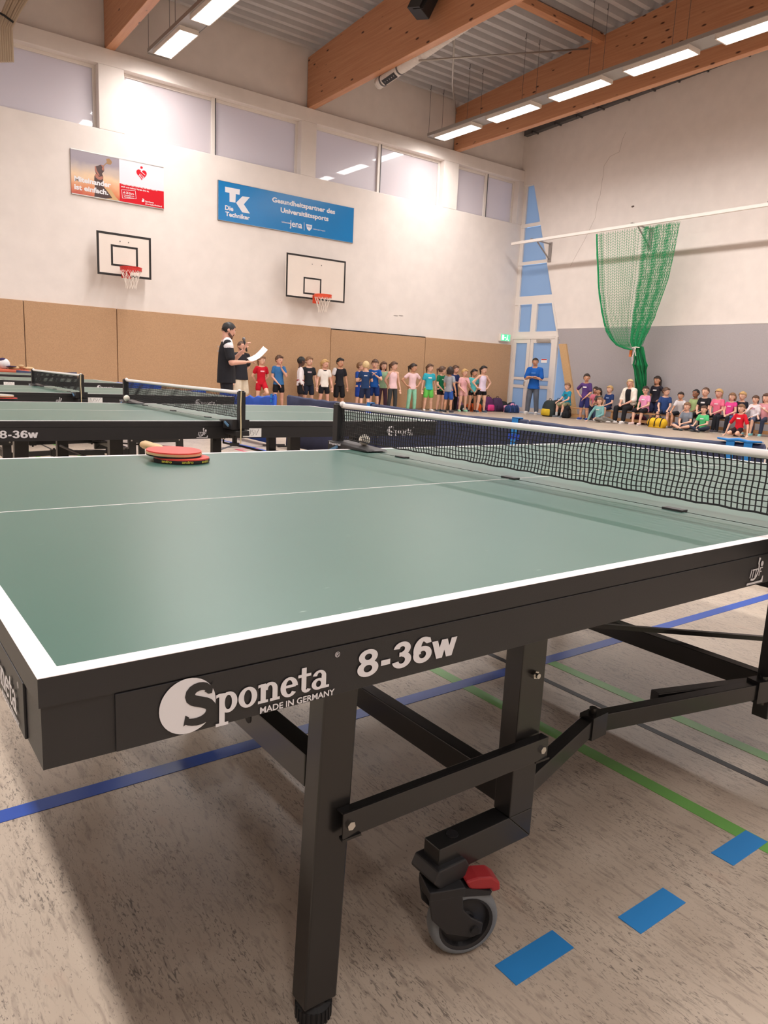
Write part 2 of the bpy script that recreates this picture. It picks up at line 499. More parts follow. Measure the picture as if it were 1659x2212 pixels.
# ---- window wall (left in the picture): lower part thicker, upper part set back on a ledge
WIN = [(-4.55, -.1), (.4, 4.84), (5.39, 9.84), (10.29, 14.65), (15.22, 17.78)]
WZ0, WZ1, LEDGE = 5.97, 7.27, 7.60
w = MB()
w.box((XB-.3, YW, 0), (XE+.3, YW+.36, WZ0))
w.box((XB-.3, YW, WZ1), (XE+.3, YW+.36, LEDGE))
edges = [XB-.3] + [e for p in WIN for e in p] + [XE+.3]
for i in range(0, len(edges), 2):
    w.box((edges[i], YW, WZ0), (edges[i+1], YW+.36, WZ1))
w.box((XB-.3, YW+.14, LEDGE), (XE+.3, YW+.36, 9.05))
wl = struct('wall_left', w, M_WALL, bevel=.012)
# felt-covered impact panels along the wall, one object each
PSEAM = [-3.0, .9, 3.17, 5.11, 10.88, 14.25, 17.93]
for i in range(len(PSEAM)-1):
    a, b = PSEAM[i]+.008, PSEAM[i+1]-.008
    top = 2.21 if i < 4 else (2.165 if i == 4 else 2.18)
    mk('wall_panel', MB().box((a, YW-.06, .04 if i != 4 else .06), (b, YW-.001, top)), M_FELT, wl, bevel=.006)
mk('panel_cap', MB().box((10.88, YW-.05, 2.166), (14.25, YW, 2.195)), M_BLKLINE, wl)
# windows
for i, (a, b) in enumerate(WIN):
    wn = struct('window_%d' % (i+1), MB()
        .box((a, YW+.20, WZ0), (a+.07, YW+.30, WZ1)).box((b-.07, YW+.20, WZ0), (b, YW+.30, WZ1))
        .box((a+.07, YW+.20, WZ0), (b-.07, YW+.30, WZ0+.05)).box((a+.07, YW+.20, WZ1-.07), (b-.07, YW+.30, WZ1)), M_FRAME)
    mid = {3: 12.42, 4: 16.52, 2: 7.53}.get(i, (a+b)/2)
    mk('mullion', MB().box((mid-.04, YW+.17, WZ0), (mid+.04, YW+.30, WZ1)), M_FRAME, wn)
    mk('gasket', MB().box((mid+.04, YW+.16, WZ0), (mid+.065, YW+.22, WZ1)), M_STEEL, wn)
    mk('pane', MB().box((a+.07, YW+.23, WZ0+.05), (mid-.04, YW+.25, WZ1-.07)), M_PANE, wn)
    mk('pane', MB().box((mid+.065, YW+.23, WZ0+.05), (b-.07, YW+.25, WZ1-.07)), M_PANE, wn)

# ---- end wall with the slanted glazed corner
SL = lambda z: 14.09 + .3306*z           # slanted edge of the glazing, Y as function of z
GT = 7.15                                # top of the glazing
w = MB()
def yzp(pts, x0, x1): w.prism([(x0, y, z) for y, z in pts], (x1-x0, 0, 0))
yzp([(SL(0), 0), (SL(GT), GT), (SL(GT), 8.65), (RIDGE_Y, 9.75), (YB-.3, 8.65), (YB-.3, 0)], XE, XE+.3)
yzp([(SL(GT), GT), (YW+.3, GT), (YW+.3, 8.95), (SL(GT), 8.95)], XE, XE+.3)
we = struct('wall_back', w, M_WALL)
pad = MB()
pad.prism([(XE-.03, SL(0), .0), (XE-.03, SL(2.66), 2.66), (XE-.03, YB, 2.66), (XE-.03, YB, .0)], (.029, 0, 0))
mk('wall_pad', pad, M_GREY, we)
mk('pad_strip', MB().box((XE-.035, SL(2.66), 2.66), (XE, YB, 2.69)), M_WALL, we)
mk('felt_strip', MB().prism([(XE-.09, SL(0)+.02, .0), (XE-.09, SL(2.2)+.0, 2.2), (XE-.09, SL(2.2)-.28, 2.2), (XE-.09, SL(0)-.24, .0)], (.06, 0, 0)), M_FELT2, we)
# hairline crack in the plaster
cr = [(1352,285),(1345,300),(1338,328),(1318,338),(1305,358),(1303,380),(1300,395),(1297,420),(1290,440),(1286,470),(1262,520),(1248,545),(1232,575)]
mk('crack', MB().tube([at(x, y, X=XE-.001) for x, y in cr], .0028, 4), mat('crack', (150, 132, 120), .9), we)
mk('wall_stain', MB().ell(at(1367, 446, X=XE), (.005, .05, .025)), mat('stain', (90, 76, 70), .9), we)
for px, py in ((855, 682), (866, 682)):
    mk('wall_scuff', MB().ell(at(px, py, Y=YW), (.09, .003, .018)), mat('scuff', (168, 158, 152), .9), wl)

# glazed corner: doors below, stacked panes above
g = struct('window_6', MB()
    .box((XE+.04, YW-.14, 2.61), (XE+.16, YW, GT-.03))
    .box((XE+.04, SL(GT)-.02, GT-.03), (XE+.16, YW, GT+.03))
    .prism([(XE+.04, SL(0), 0), (XE+.04, SL(GT), GT), (XE+.04, SL(GT)+.05, GT), (XE+.04, SL(0)+.05, 0)], (.12, 0, 0)), M_FRAME)
def rail_z(z0, z1):
    mk('transom', MB().prism([(XE+.02, SL(z0), z0), (XE+.02, SL(z1), z1), (XE+.02, YW-.001, z1), (XE+.02, YW-.001, z0)], (.018, 0, 0)), M_FRAME, g)
rail_z(5.86, 5.97); rail_z(4.70, 4.80); rail_z(3.46, 3.72); rail_z(2.36, 2.60)
def pane(z0, z1, ymax, ymin=None, m=None):
    P = [(XE+.09, (ymin if ymin else SL(z0)+.03), z0), (XE+.09, (ymin if ymin else SL(z1)+.03), z1), (XE+.09, ymax, z1), (XE+.09, ymax, z0)]
    return mk('pane', MB().prism(P, (.02, 0, 0)), m or M_PANEB, g)
pane(5.97, GT, YW-.13); pane(4.80, 5.86, YW-.13); pane(3.72, 4.70, YW-.13)
pane(2.60, 3.46, YW-.2, 16.10); pane(2.60, 3.46, 15.98)
mk('mullion', MB().box((XE+.02, 15.93, 2.6), (XE+.16, 16.15, 3.46)), M_FRAME, g)
mk('sash', MB().prism([(XE+.02, SL(2.6)+.02, 2.6), (XE+.02, SL(3.46)+.02, 3.46), (XE+.02, SL(3.46)+.1, 3.46), (XE+.02, SL(2.6)+.1, 2.6)], (.12, 0, 0)), M_FRAME, g)
mk('sash', MB().box((XE+.02, YW-.22, 2.6), (XE+.14, YW-.13, 3.46)), M_FRAME, g)
mk('pane', MB().prism([(XE+.09, SL(0)+.03, 0.03), (XE+.09, SL(2.36)+.03, 2.36), (XE+.09, 14.95, 2.36), (XE+.09, 14.95, .03)], (.02, 0, 0)), M_PANEB, g)

def door_leaf(n, y0, y1, hinge_right):
    f = MB().box((XE-.02, y0, .02), (XE+.05, y0+.13, 2.36)).box((XE-.02, y1-.13, .02), (XE+.05, y1, 2.36))
    for z0, z1 in ((2.24, 2.36), (.02, .17), (.80, .90), (1.06, 1.15)): f.box((XE-.018, y0+.13, z0), (XE+.05, y1-.13, z1))
    d = struct('door_%d' % n, f, M_FRAME)
    for z0, z1 in ((.17, .80), (.90, 1.06), (1.15, 2.24)):
        mk('pane', MB().box((XE+.0, y0+.13, z0), (XE+.02, y1-.13, z1)), M_PANEB, d)
    return d
d1 = door_leaf(1, 16.06, 16.80, False)
d2 = door_leaf(2, 15.04, 16.04, True)
h = MB().cyl((XE-.02, 16.14, 1.0), (XE-.08, 16.14, 1.0), .012).bar((XE-.075, 16.14, 1.0), (XE-.075, 16.14, .86), .02, .02, (1,0,0))
mk('door_handle', h, M_ALU, d1)
mk('door_closer', MB().box((XE-.08, 15.2, 2.27), (XE-.02, 15.75, 2.34)), M_ALU, d2)
mk('notice', MB().box((XE-.004, 15.30, 1.62), (XE-.001, 15.55, 1.74)), M_PAPER, d2)
mk('notice_strip', MB().box((XE-.005, 15.31, 1.71), (XE-.001, 15.54, 1.735)), M_SIGNR, d2)
struct('trim_1', MB().box((XE-.03, 14.93, 0), (XE+.06, 15.03, 2.42)).box((XE-.03, 16.81, 0), (XE+.06, YW, 2.45)).box((XE-.03, 15.03, 2.365), (XE+.04, 16.81, 2.45)), M_FRAME)

# ---- the two walls behind the camera
struct('wall_right', MB().box((XB-.3, YB-.3, 0), (XE+.3, YB, 9.1)), M_WALL)
struct('wall_front', MB().box((XB-.3, YB-.3, 0), (XB, YW+.3, 9.9)), M_WALL)

# ---- ceiling: trapezoidal steel deck, ribs across the beams
c = MB()
PITCH = .325
ys = []
y = YW + .3
n = int((YW - YB + .6)/PITCH) + 1
prof = []
for i in range(n):
    b0 = YW + .3 - i*PITCH
    for dy, dz in ((0, 0), (.115, 0), (.16, .15), (.28, .15)):
        yy = b0 - dy; prof.append((yy, deck_z(yy) + dz))
P = []
for x in (XB-.3, XE+.3):
    for yy, zz in prof: P.append((x, yy, zz))
m_ = len(prof)
c.add(P, [(i, i+1, m_+i+1, m_+i) for i in range(m_-1)])
P = [(x, yy, deck_z(yy)+.16) for x in (XB-.3, XE+.3) for yy in (YW+.4, RIDGE_Y, YB-.4)]
c.add(P, [(0, 1, 4, 3), (1, 2, 5, 4)])
struct('ceiling', c, M_DECK)

# ---- glulam beams
BEAMS = [-4.89, .14, 5.11, 10.13, 15.14]
def beam_bottom(y): return 7.60 + .012*(YW-y)
BW = .19
ordn = ['first', 'second', 'third', 'fourth', 'fifth']
blab = ['glued timber roof beam behind the camera', 'glued timber roof beam above the row of tables',
        'glued timber roof beam above the sunset poster and the left light row',
        'glued timber roof beam carrying the loudspeaker and the spiral duct',
        'glued timber roof beam nearest the end wall, behind the long light row']
for i, x in enumerate(BEAMS):
    b = MB(); t = .02
    pts = [(YW+.10, beam_bottom(YW)), (RIDGE_Y, beam_bottom(RIDGE_Y)), (YB, beam_bottom(2*RIDGE_Y-YB)),
           (YB, deck_z(YB)-t), (RIDGE_Y, deck_z(RIDGE_Y)-t), (YW+.10, deck_z(YW)-.12-t)]
    b.prism([(x-BW/2, yy, zz) for yy, zz in pts], (BW, 0, 0))
    tag(mk('roof_beam', b, M_BEAM, bevel=.008), blab[i], 'beam', 'glued timber roof beams')
# bracing purlin and tension rods between the last two beams
p = MB().box((BEAMS[3]+BW/2, 11.82, 9.0), (BEAMS[4]-BW/2, 12.02, 9.17))
tag(mk('purlin', p, M_BEAMX, bevel=.006), 'short timber purlin under the steel deck between two roof beams', 'purlin')
a1, b1 = at(985, 245, X=BEAMS[4]-.1), at(966, 92, X=BEAMS[3]+.1)
rod = MB().tube([a1, (a1+b1)/2, b1 + Vector((0, -.2, .3))], .024, 8)
tag(mk('bracing_rod', rod, M_ZINC, smooth=True), 'steel bracing rod dropping steeply beside the last roof beam', 'rod', 'roof bracing rods')
a1, b1 = at(905, 131, X=BEAMS[3]+.1), at(1270, 105, X=BEAMS[4]-.1)
tag(mk('bracing_rod', MB().tube([a1, (a1+b1)/2, b1], .020, 8), M_ZINC, smooth=True), 'steel bracing rod running flat across the deck to the last roof beam', 'rod', 'roof bracing rods')

# steel edge angle with brackets on the end wall
s = MB()
zst = lambda y: 8.60 + .045*(YW-y)
s.prism([(XE-.16, YW, zst(YW)), (XE-.16, RIDGE_Y, zst(RIDGE_Y)), (XE-.16, RIDGE_Y, zst(RIDGE_Y)+.14), (XE-.16, YW, zst(YW)+.14)], (.16, 0, 0))
s.prism([(XE-.02, YW, zst(YW)), (XE-.02, RIDGE_Y, zst(RIDGE_Y)), (XE-.02, RIDGE_Y, deck_z(RIDGE_Y)), (XE-.02, YW, deck_z(YW))], (.02, 0, 0))
st = thing('edge_angle', 'dark steel edge angle with small brackets along the top of the end wall', 'steel angle', (XE, YW, 8.6))
o = mk('angle', s, M_STEEL, st); o.location = (-XE, -YW, -8.6)
for px in (1163, 1212, 1258, 1305, 1360, 1415, 1468, 1530, 1620):
    yb = at(px, 292-(px-1163)*.36, X=XE).y
    o = mk('bracket', MB().box((XE-.30, yb-.02, zst(yb)-.035), (XE, yb+.02, zst(yb)+.01)).box((XE-.30, yb-.02, zst(yb)-.08), (XE-.27, yb+.02, zst(yb))), M_STEEL, st)
    o.location = (-XE, -YW, -8.6)

# ================================================================== LUMINAIRES
TW = .47
def light_proto():
    t = thing('ceiling_light', '', 'ceiling light')
    mk('housing', MB().box((-.2, -.765, .03), (.2, .765, .085)).box((-.2, -.765, 0), (-.18, .765, .03)).box((.18, -.765, 0), (.2, .765, .03))
       .box((-.2, -.765, 0), (.2, -.735, .03)).box((-.2, .735, 0), (.2, .765, .03)), M_HOUSE, t)
    mk('diffuser', MB().box((-.18, -.735, .008), (.18, .735, .028)), M_DIFF, t)
    ld = bpy.data.lights.new('luminaire_light', 'AREA'); ld.shape = 'RECTANGLE'; ld.size = .34; ld.size_y = 1.45
    ld.energy = LAMP_W; ld.color = LAMP_COL; ld.spread = math.radians(160)
    lo = bpy.data.objects.new('light_source', ld); COL.objects.link(lo); lo.parent = t; lo.location = (0, 0, -.004)
    return t
lproto = light_proto(); lfirst = [True]
def lamp_at(x, y, z, label, group):
    if lfirst[0]: o = lproto; lfirst[0] = False
    else: o = copy_tree(lproto)
    o.location = (x, y, z); tag(o, label, 'ceiling light', group)
    return o
ROWS = [(-1.75, 'row behind the camera'), (6.05, 'left row'), (13.94, 'right row')]
OR = ['nearest the window wall', 'second from the window wall', 'third from the window wall', 'fourth from the window wall', 'fifth from the window wall'] + \
     ['number %s from the window wall' % s_ for s_ in ('six', 'seven', 'eight', 'nine', 'ten', 'eleven')]
LZ = 7.56
for ri, (x, rl) in enumerate(ROWS):
    y0, y1 = 16.6, -6.4
    tr = thing('cable_tray', 'perforated grey cable tray carrying the light ' + rl, 'cable tray', (x, 0, LZ+.085), 0, 'cable trays with luminaires')
    mk('tray', MB().box((-TW/2, y1, 0), (TW/2, y0, .006)).box((-TW/2, y1, 0), (-TW/2+.005, y0, .07)).box((TW/2-.005, y1, 0), (TW/2, y0, .07))
       .box((-TW/2, y0-.004, -.035), (TW/2, y0, .02)), M_PERF, tr)
    mk('tray_edge', MB().box((-TW/2-.008, y1, -.006), (-TW/2, y0, .074)).box((TW/2, y1, -.006), (TW/2+.008, y0, .074)), M_ZINC, tr)
    for yw in (16.55, 14.98, 13.03, 11.05, 9.0, 7.0, 5.0, 3.0, 1.0, -1, -3, -5, -6.3):
        for sx in (-1, 1):
            zz = deck_z(yw) - (LZ+.085)
            wv = mk('hanger_wire', MB().cyl((sx*TW/2, yw, .03), (sx*TW/2, yw, zz-.06), .005, n=5), M_STEEL, tr)
            mk('hook', MB().tube([(sx*TW/2, yw, zz), (sx*TW/2, yw, zz-.10), (sx*TW/2-.015, yw, zz-.125), (sx*TW/2-.04, yw, zz-.105)], .008, 6), M_STEEL, wv)
    for k in range(11):
        yc = 15.6 - k*2.065
        lo = lamp_at(x, yc, LZ, 'white ceiling light in the %s, %s' % (rl, OR[k]), 'fluorescent ceiling lights')
        if ri == 2 and k == 3:
            lv = MB()
            for q in range(30): lv.box((-.18, -.72+q*.0497, -.004), (-.02, -.718+q*.0497, .008))
            mk('louvre', lv, M_ZINC, lo)

# ================================================================== LOUDSPEAKER, DUCT, RAIL
sp = thing('loudspeaker', 'black loudspeaker mounted on the side of a timber roof beam', 'loudspeaker', (BEAMS[3]-.36, 12.0, 8.2))
mk('cabinet', MB().obox((0, 0, .15), (.34, .36, .62), (.25, .35, .2)), M_PLAST, sp, bevel=.01)
mk('grille', MB().obox((-.13, -.13, .10), (.012, .30, .5), (.25, .35, .2)), M_RUBBER, sp)
mk('bracket', MB().bar((.05, 0, .15), (.263, 0, .15), .05, .08), M_STEEL, sp)
mk('badge', MB().obox((-.145, -.14, -.1), (.01, .03, .03), (.25, .35, .2)), M_PRINT, sp)

du = thing('spiral_duct', 'white spiral ventilation duct with a dark grille under the roof beam', 'duct', (BEAMS[3]+.20, 13.25, 7.66))
du.rotation_euler = (-.11, 0, 0)
dm = MB()
ring = []
yy = -4.0
while yy < 1.0:
    ring += [(.115, yy), (.115, yy+.055), (.122, yy+.06), (.122, yy+.07), (.115, yy+.075)]
    yy += .08
dm.lathe((0, 0, 0), (0, 1, 0), ring + [(.115, 1.0), (.0, 1.0)], 20)
mk('duct_tube', dm, mat('duct_white', (214, 208, 204), .45), du, smooth=True)
mk('grille', MB().obox((-.055, .55, -.10), (.13, .45, .012), (0, .55, 0)), M_PLAST, du)
for yy in (.22, .85):
    mk('clamp_band', MB().lathe((0, yy, 0), (0, 1, 0), [(.116, -.02), (.127, -.02), (.127, .02), (.116, .02)], 20), M_STEEL, du)

RX, RZ = 17.1, 5.20
rl = thing('curtain_rail', 'white curtain rail on wall brackets in front of the end wall', 'rail', (RX, 16.3, RZ))
mk('track', MB().box((-.035, YB-16.2, -.04), (.035, .05, .04)), M_FRAME, rl, bevel=.006)
for yb in (15.55, 12.0, 8.4, 4.9):
    y = yb-16.3
    mk('bracket', MB().bar((.9, y, .03), (-.02, y, .06), .05, .03).bar((.9, y, -.44), (.28, y, .02), .03, .03)
       .box((.87, y-.06, -.50), (.90, y+.06, .08)), mat('bracket_grey', (150, 142, 138), .5), rl)
# bundled cords of another curtain, top left corner
bc = MB()
for k in range(7):
    a_, b_ = at(-6+k*5, 60, Y=16.3), at(24+k*7, -14, Y=16.3)
    bc.tube([a_ + Vector((0, 0, -.6)), a_, (a_+b_)/2 + Vector((R.uniform(-.02,.02), 0, 0)), b_, b_ + Vector((.4, 0, .55))], .028, 6)
cu = thing('cord_bundle', 'pale cords bundled with a dark tie in the top left corner', 'cord bundle', tuple(at(5, 30, Y=16.3)))
o = mk('cords', bc, mat('beige_cord', (190, 172, 150), .8), cu, smooth=True); o.location = -cu.location
a_ = at(8, 36, Y=16.25)
o = mk('tie', MB().tube([a_+Vector((-.18, -.03, .06)), a_+Vector((0, -.06, 0)), a_+Vector((.16, -.03, -.06))], .02, 6), M_RUBBER, cu); o.location = -cu.location

# ---- green ball-stop net hanging from the rail, gathered and tied
def interp(tab, z):
    for (z0, a), (z1, b) in zip(tab, tab[1:]):
        if z0 >= z >= z1: return a + (b-a)*(z0-z)/(z0-z1)
    return tab[-1][1]
LEFT = [(5.13, 13.10), (4.4, 12.98), (3.63, 12.84), (3.0, 12.66), (2.53, 12.46), (2.2, 12.20), (2.05, 11.95), (1.99, 11.62), (1.96, 11.45)]
RIGHT = [(5.13, 10.60), (4.4, 10.66), (3.74, 10.74), (2.75, 11.03), (2.4, 11.18), (2.05, 11.34), (1.96, 11.40)]
us = [i*.018 for i in range(6)] + [.12+i*.030 for i in range(15)] + [.575+i*.0125 for i in range(35)]
us = [min(u, 1.0) for u in us]
def npt(u, v, lay=0):
    zt = 5.13
    zb = 1.98 + (1-u)*.02
    z = zt + (zb-zt)*v
    y = interp(LEFT, z)*(1-u) + interp(RIGHT, z)*u
    fold = math.sin(u*46)*.035*(u > .5) + math.sin(u*60)*.03*(u < .13)
    return Vector((RX + fold*(1-.6*v) + (.06 if lay else 0), y + .008*math.sin(v*30+u*9)*(u > .55)*(u < .95), z))
gm = MB(); NV = 44
for u in us:
    gm.tube([npt(u, j/NV*.985) for j in range(0, NV+1, 1)], .0052, 3)
gm2 = MB()
for j in range(1, NV):
    for i in range(len(us)-1):
        a_, b_ = npt(us[i], j/NV*.985), npt(us[i+1], j/NV*.985)
        wv = .05*(1 if us[i] < .58 else .5)*math.sin(i*PI)  # keeps neighbours level
        m_ = (a_+b_)/2 + Vector((0, 0, .035 if i % 2 else -.035))
        gm2.tube([a_ + Vector((0, 0, .03 if i % 2 else -.03)), b_ + Vector((0, 0, -.03 if i % 2 else .03))], .0045, 3)
for lay in (1,):
    for u in [.60+i*.022 for i in range(18)]:
        gm.tube([npt(min(u, 1), j/NV*.985, 1) + Vector((0, .012*math.sin(j*1.3), 0)) for j in range(NV+1)], .0065, 3)
gt = thing('safety_net', 'green ball-stop net hung from the rail, gathered and tied in a tail', 'net', (RX, 11.45, 0))
for nm, b_, k_ in (('net_strands', gm, 'stuff'), ('net_meshes', gm2, 'stuff')):
    o = mk(nm, b_, M_GNET, gt, kind=k_); o.location = (-RX, -11.45, 0)
hem = MB()
for k in range(9):
    ph = k*.7
    hem.tube([Vector((RX-.02 + .035*(1-z/6)*math.cos(ph+z*5), interp(LEFT, z) + (.02+.045*max(0, 1-(z-1.98)/1.2))*math.sin(ph+z*6)*(.5+.5*(k/8)), z + .012*math.sin(ph*3))) for z in [5.1-.13*q for q in range(24)] + [2.02, 1.985]], .0085, 4)
o = mk('hem_rope', hem, M_GNET, gt); o.location = (-RX, -11.45, 0)
tail = MB()
for k in range(46):
    a0 = R.uniform(0, 2*PI); rr = R.uniform(.4, 1)
    path = []
    for j in range(16):
        t = j/15; z = 2.06 - 1.75*t
        rad = (.10 + .09*math.sin(min(t*4, 1)*PI/2) + (.05 if .2 < t < .32 else 0) - .05*t)*rr
        path.append((RX + .1 + rad*.8*math.cos(a0 + t*2) + .55*min(1, t*1.3), 11.42 + .22*t + rad*math.sin(a0+t*2), z + R.uniform(-.02, .02)))
    tail.tube(path, .015, 4)
o = mk('net_tail', tail, M_GNET, gt, kind='stuff'); o.location = (-RX, -11.45, 0)
core = MB().tube([(RX+.1, 11.42, 2.06), (RX+.2, 11.45, 1.8), (RX+.31, 11.47, 1.55), (RX+.49, 11.56, 1.1), (RX+.65, 11.64, .32)], [.06, .11, .12, .10, .09], 10)
o = mk('net_core', core, mat('dark_green_net', (10, 96, 60), .8), gt); o.location = (-RX, -11.45, 0)
o = mk('tie_cord', MB().tube([(RX-.03, 11.33, 2.04), (RX-.06, 11.43, 2.05), (RX-.03, 11.55, 2.04)], .014, 6)
   .tube([(RX-.06, 11.42, 2.03), (RX-.07, 11.50, 1.8), (RX-.08, 11.47, 1.6)], .008, 5).tube([(RX-.06, 11.46, 2.03), (RX-.08, 11.38, 1.82)], .008, 5), M_CORD, gt); o.location = (-RX, -11.45, 0)
o = mk('orange_tag', MB().obox((RX+.05, 11.64, 1.90), (.05, .06, .20), (0, .1, .1)), mat('orange_tag', (205, 110, 50), .7), gt, label='small orange tag'); o.location = (-RX, -11.45, 0)

# ================================================================== WALL SIGNS
WX, WZ_ = Vector((1, 0, 0)), Vector((0, 0, 1))
def sign_helper(parent, Yp, ox, oz, sc, org):
    # crop pixel -> local point on the sign plane
    def pt(cx, cy, lift=0.0):
        p = at(org[0]+cx/sc, org[1]+cy/sc, Y=Yp); return Vector((p.x-ox, -lift, p.z-oz))
    def poly(name, pts, m, lift=.002):
        mb = MB(); P = [pt(x, y, lift) for x, y in pts]; mb.add(P, [list(range(len(P)))]); return mk(name, mb, m, parent)
    def txt(name, s_, ll, lr, hpx, m, bold=.02, lift=.003):
        a, b = pt(ll[0], ll[1], lift), pt(lr[0], lr[1], lift); t = pt(ll[0], ll[1]-hpx, lift)
        vs, fs = text_mesh(s_, bold); mb = MB(); put2d(mb, vs, fs, a, WX, WZ_, b.x-a.x, t.z-a.z); return mk(name, mb, m, parent)
    return pt, poly, txt
# --- blue sponsor board
SX0, SX1, SZ0, SZ1 = 7.57, 11.51, 4.51, 5.42
SY = YW-.03
tk = thing('sponsor_board', 'long blue sponsor board with white TK logo above the right hoop', 'sign', (SX0, SY, SZ0))
mk('panel', MB().box((0, 0, 0), (SX1-SX0, .025, SZ1-SZ0)), M_SIGNB, tk)
mk('edge', MB().box((0, -.003, SZ1-SZ0-.006), (SX1-SX0, .025, SZ1-SZ0)).box((0, -.003, 0), (SX1-SX0, .025, .008)).box((SX1-SX0-.008, -.003, 0), (SX1-SX0, .025, SZ1-SZ0)).box((0, -.003, 0), (.008, .025, SZ1-SZ0)), M_ALU, tk)
pt, poly, txt = sign_helper(tk, SY, SX0, SZ0, 5.184, (460, 380))
poly('logo_letter', [(135,120),(302,152),(298,212),(255,203),(252,300),(185,288),(185,190),(135,180)], M_PRINT)
poly('logo_letter', [(258,300),(330,228),(412,240),(345,318),(415,422),(328,408)], M_PRINT)
txt('lettering', 'Die', (135,380), (228,396), 54, M_PRINT, .034)
txt('lettering', 'Techniker', (138,448), (412,500), 52, M_PRINT, .034)
txt('lettering', 'Gesundheitspartner des', (662,308), (1366,436), 74, M_PRINT, .036)
txt('lettering', 'Universitätssports', (756,424), (1292,520), 74, M_PRINT, .036)
txt('lettering', 'Universität', (770,522), (868,541), 18, M_PRINT)
txt('lettering', 'jena', (858,590), (998,580), 95, M_PRINT)
poly('divider', [(1019,520),(1023,520),(1023,612),(1019,611)], M_PRINT)
poly('crest', [(1043,538),(1110,552),(1106,590),(1078,618),(1052,592)], M_PRINT)
txt('lettering', 'USV', (1053,574), (1101,582), 20, M_SIGNB, lift=.004)
txt('lettering', 'making sport happen', (1118,602), (1256,624), 16, M_PRINT)
# --- red and white sponsor board with printed photograph
BX0, BX1, BZ0, BZ1 = 4.22, 6.24, 4.53, 5.44
rb = thing('sponsor_board', 'sponsor board with sunset photo print and red and white half', 'sign', (BX0, SY, BZ0))
bw, bh = BX1-BX0, BZ1-BZ0
half = at(140+845/7.213, 340, Y=SY).x - BX0
mk('photo_print', MB().box((0, 0, 0), (half, .025, bh)), print_material(), rb)
mk('white_field', MB().box((half, 0, bh*.43), (bw, .025, bh)), M_SIGNW, rb)
mk('red_field', MB().box((half, 0, 0), (bw, .025, bh*.43)), M_SIGNR, rb)
mk('edge', MB().box((0, -.004, bh-.012), (bw, .026, bh+.004)).box((0, -.004, -.004), (bw, .026, .014)), M_ALU, rb)
pt, poly, txt = sign_helper(rb, SY, BX0, BZ0, 7.213, (140, 310))
MD = mat('print_dark', (64, 40, 38), .4); MD2 = mat('print_skin', (168, 104, 84), .4); MG = mat('print_gold', (150, 112, 66), .4); MO = mat('print_ochre', (196, 158, 108), .4)
poly('printed_hill', [(520,862),(560,800),(640,690),(720,720),(790,830),(850,893),(700,885)], MO, .0012)
poly('printed_figure', [(460,830),(470,700),(458,560),(462,500),(490,490),(470,420),(466,355),(520,345),(560,330),(610,360),(612,430),(580,470),(600,520),(596,590),(590,640),(620,690),(660,740),(740,850),(600,862)], MD, .0016)
poly('printed_hands', [(470,480),(500,470),(530,520),(590,510),(600,545),(560,570),(520,560),(480,530)], MD2, .002)
poly('printed_hands', [(560,330),(600,345),(612,380),(600,430),(575,400),(585,370)], MD2, .002)
poly('printed_hands', [(465,360),(480,350),(500,420),(545,500),(525,500),(480,440)], MD2, .002)
poly('printed_trophy', [(590,352),(640,305),(655,290),(645,240),(690,232),(725,270),(735,300),(715,330),(680,325),(650,312),(606,358)], MG, .002)
txt('lettering', 'Miteinander', (148,585), (718,680), 86, M_PRINT, .034)
txt('lettering', 'ist einfach.', (148,712), (678,802), 86, M_PRINT, .034)
mk('logo_dot', MB().lathe(pt(1195, 375, .002), (0, 1, 0), [(0, 0), (.028, 0)], 16), M_SIGNR, rb)
heart = []
for k in range(28):
    t = 2*PI*k/28
    heart.append((16*math.sin(t)**3, 13*math.cos(t)-5*math.cos(2*t)-2*math.cos(3*t)-math.cos(4*t)))
hc = pt(1196, 480, .0025)
mk('logo_heart', MB().add([hc + Vector((x*.0074, 0, z*.0078)) for x, z in heart], [list(range(28))]), M_SIGNR, rb)
lw = MB()
for k in range(4):
    lw.obox(hc + Vector((-.05+k*.027, -.002, -.025-k*.014)), (.011, .001, .075), (0, .5, 0))
lw.obox(hc + Vector((.03, -.002, .03)), (.012, .001, .12), (0, -1.0, 0))
mk('logo_hands', lw, M_SIGNW, rb)
txt('lettering', 'Wenn man das Konto hat, bei dem mehr für', (880,640), (1446,740), 26, M_PRINT)
txt('lettering', 'mich und meinen Verein drin ist.', (880,680), (1312,756), 26, M_PRINT)
def frame2(p):
    for a, b in zip(p, p[1:]+p[:1]):
        A, B_ = pt(*a, .002), pt(*b, .002); mk('printed_frame', MB().bar(A, B_, .002, .007, (0, 0, 1) if abs(B_.x-A.x) > .05 else (1, 0, 0)), M_PRINT, rb)
frame2([(884,718),(1098,736),(1112,862),(898,850)])
txt('lettering', 'ab 25 Euro', (908,775), (1076,788), 34, M_PRINT)
txt('lettering', 'monatlich im', (916,808), (1080,814), 20, M_PRINT)
txt('lettering', 'Vereinskonto', (918,836), (1080,844), 20, M_PRINT)
txt('lettering', 'Sparkasse', (1252,920), (1384,936), 34, M_PRINT)
txt('lettering', 'Jena-Saale-Holzland', (1252,954), (1512,996), 30, M_PRINT)
poly('logo_mark', [(1200,880),(1238,872),(1238,908),(1200,908)], M_PRINT)
mk('logo_dot', MB().lathe(pt(1217, 866, .002), (0, 1, 0), [(0, 0), (.014, 0)], 12), M_PRINT, rb)

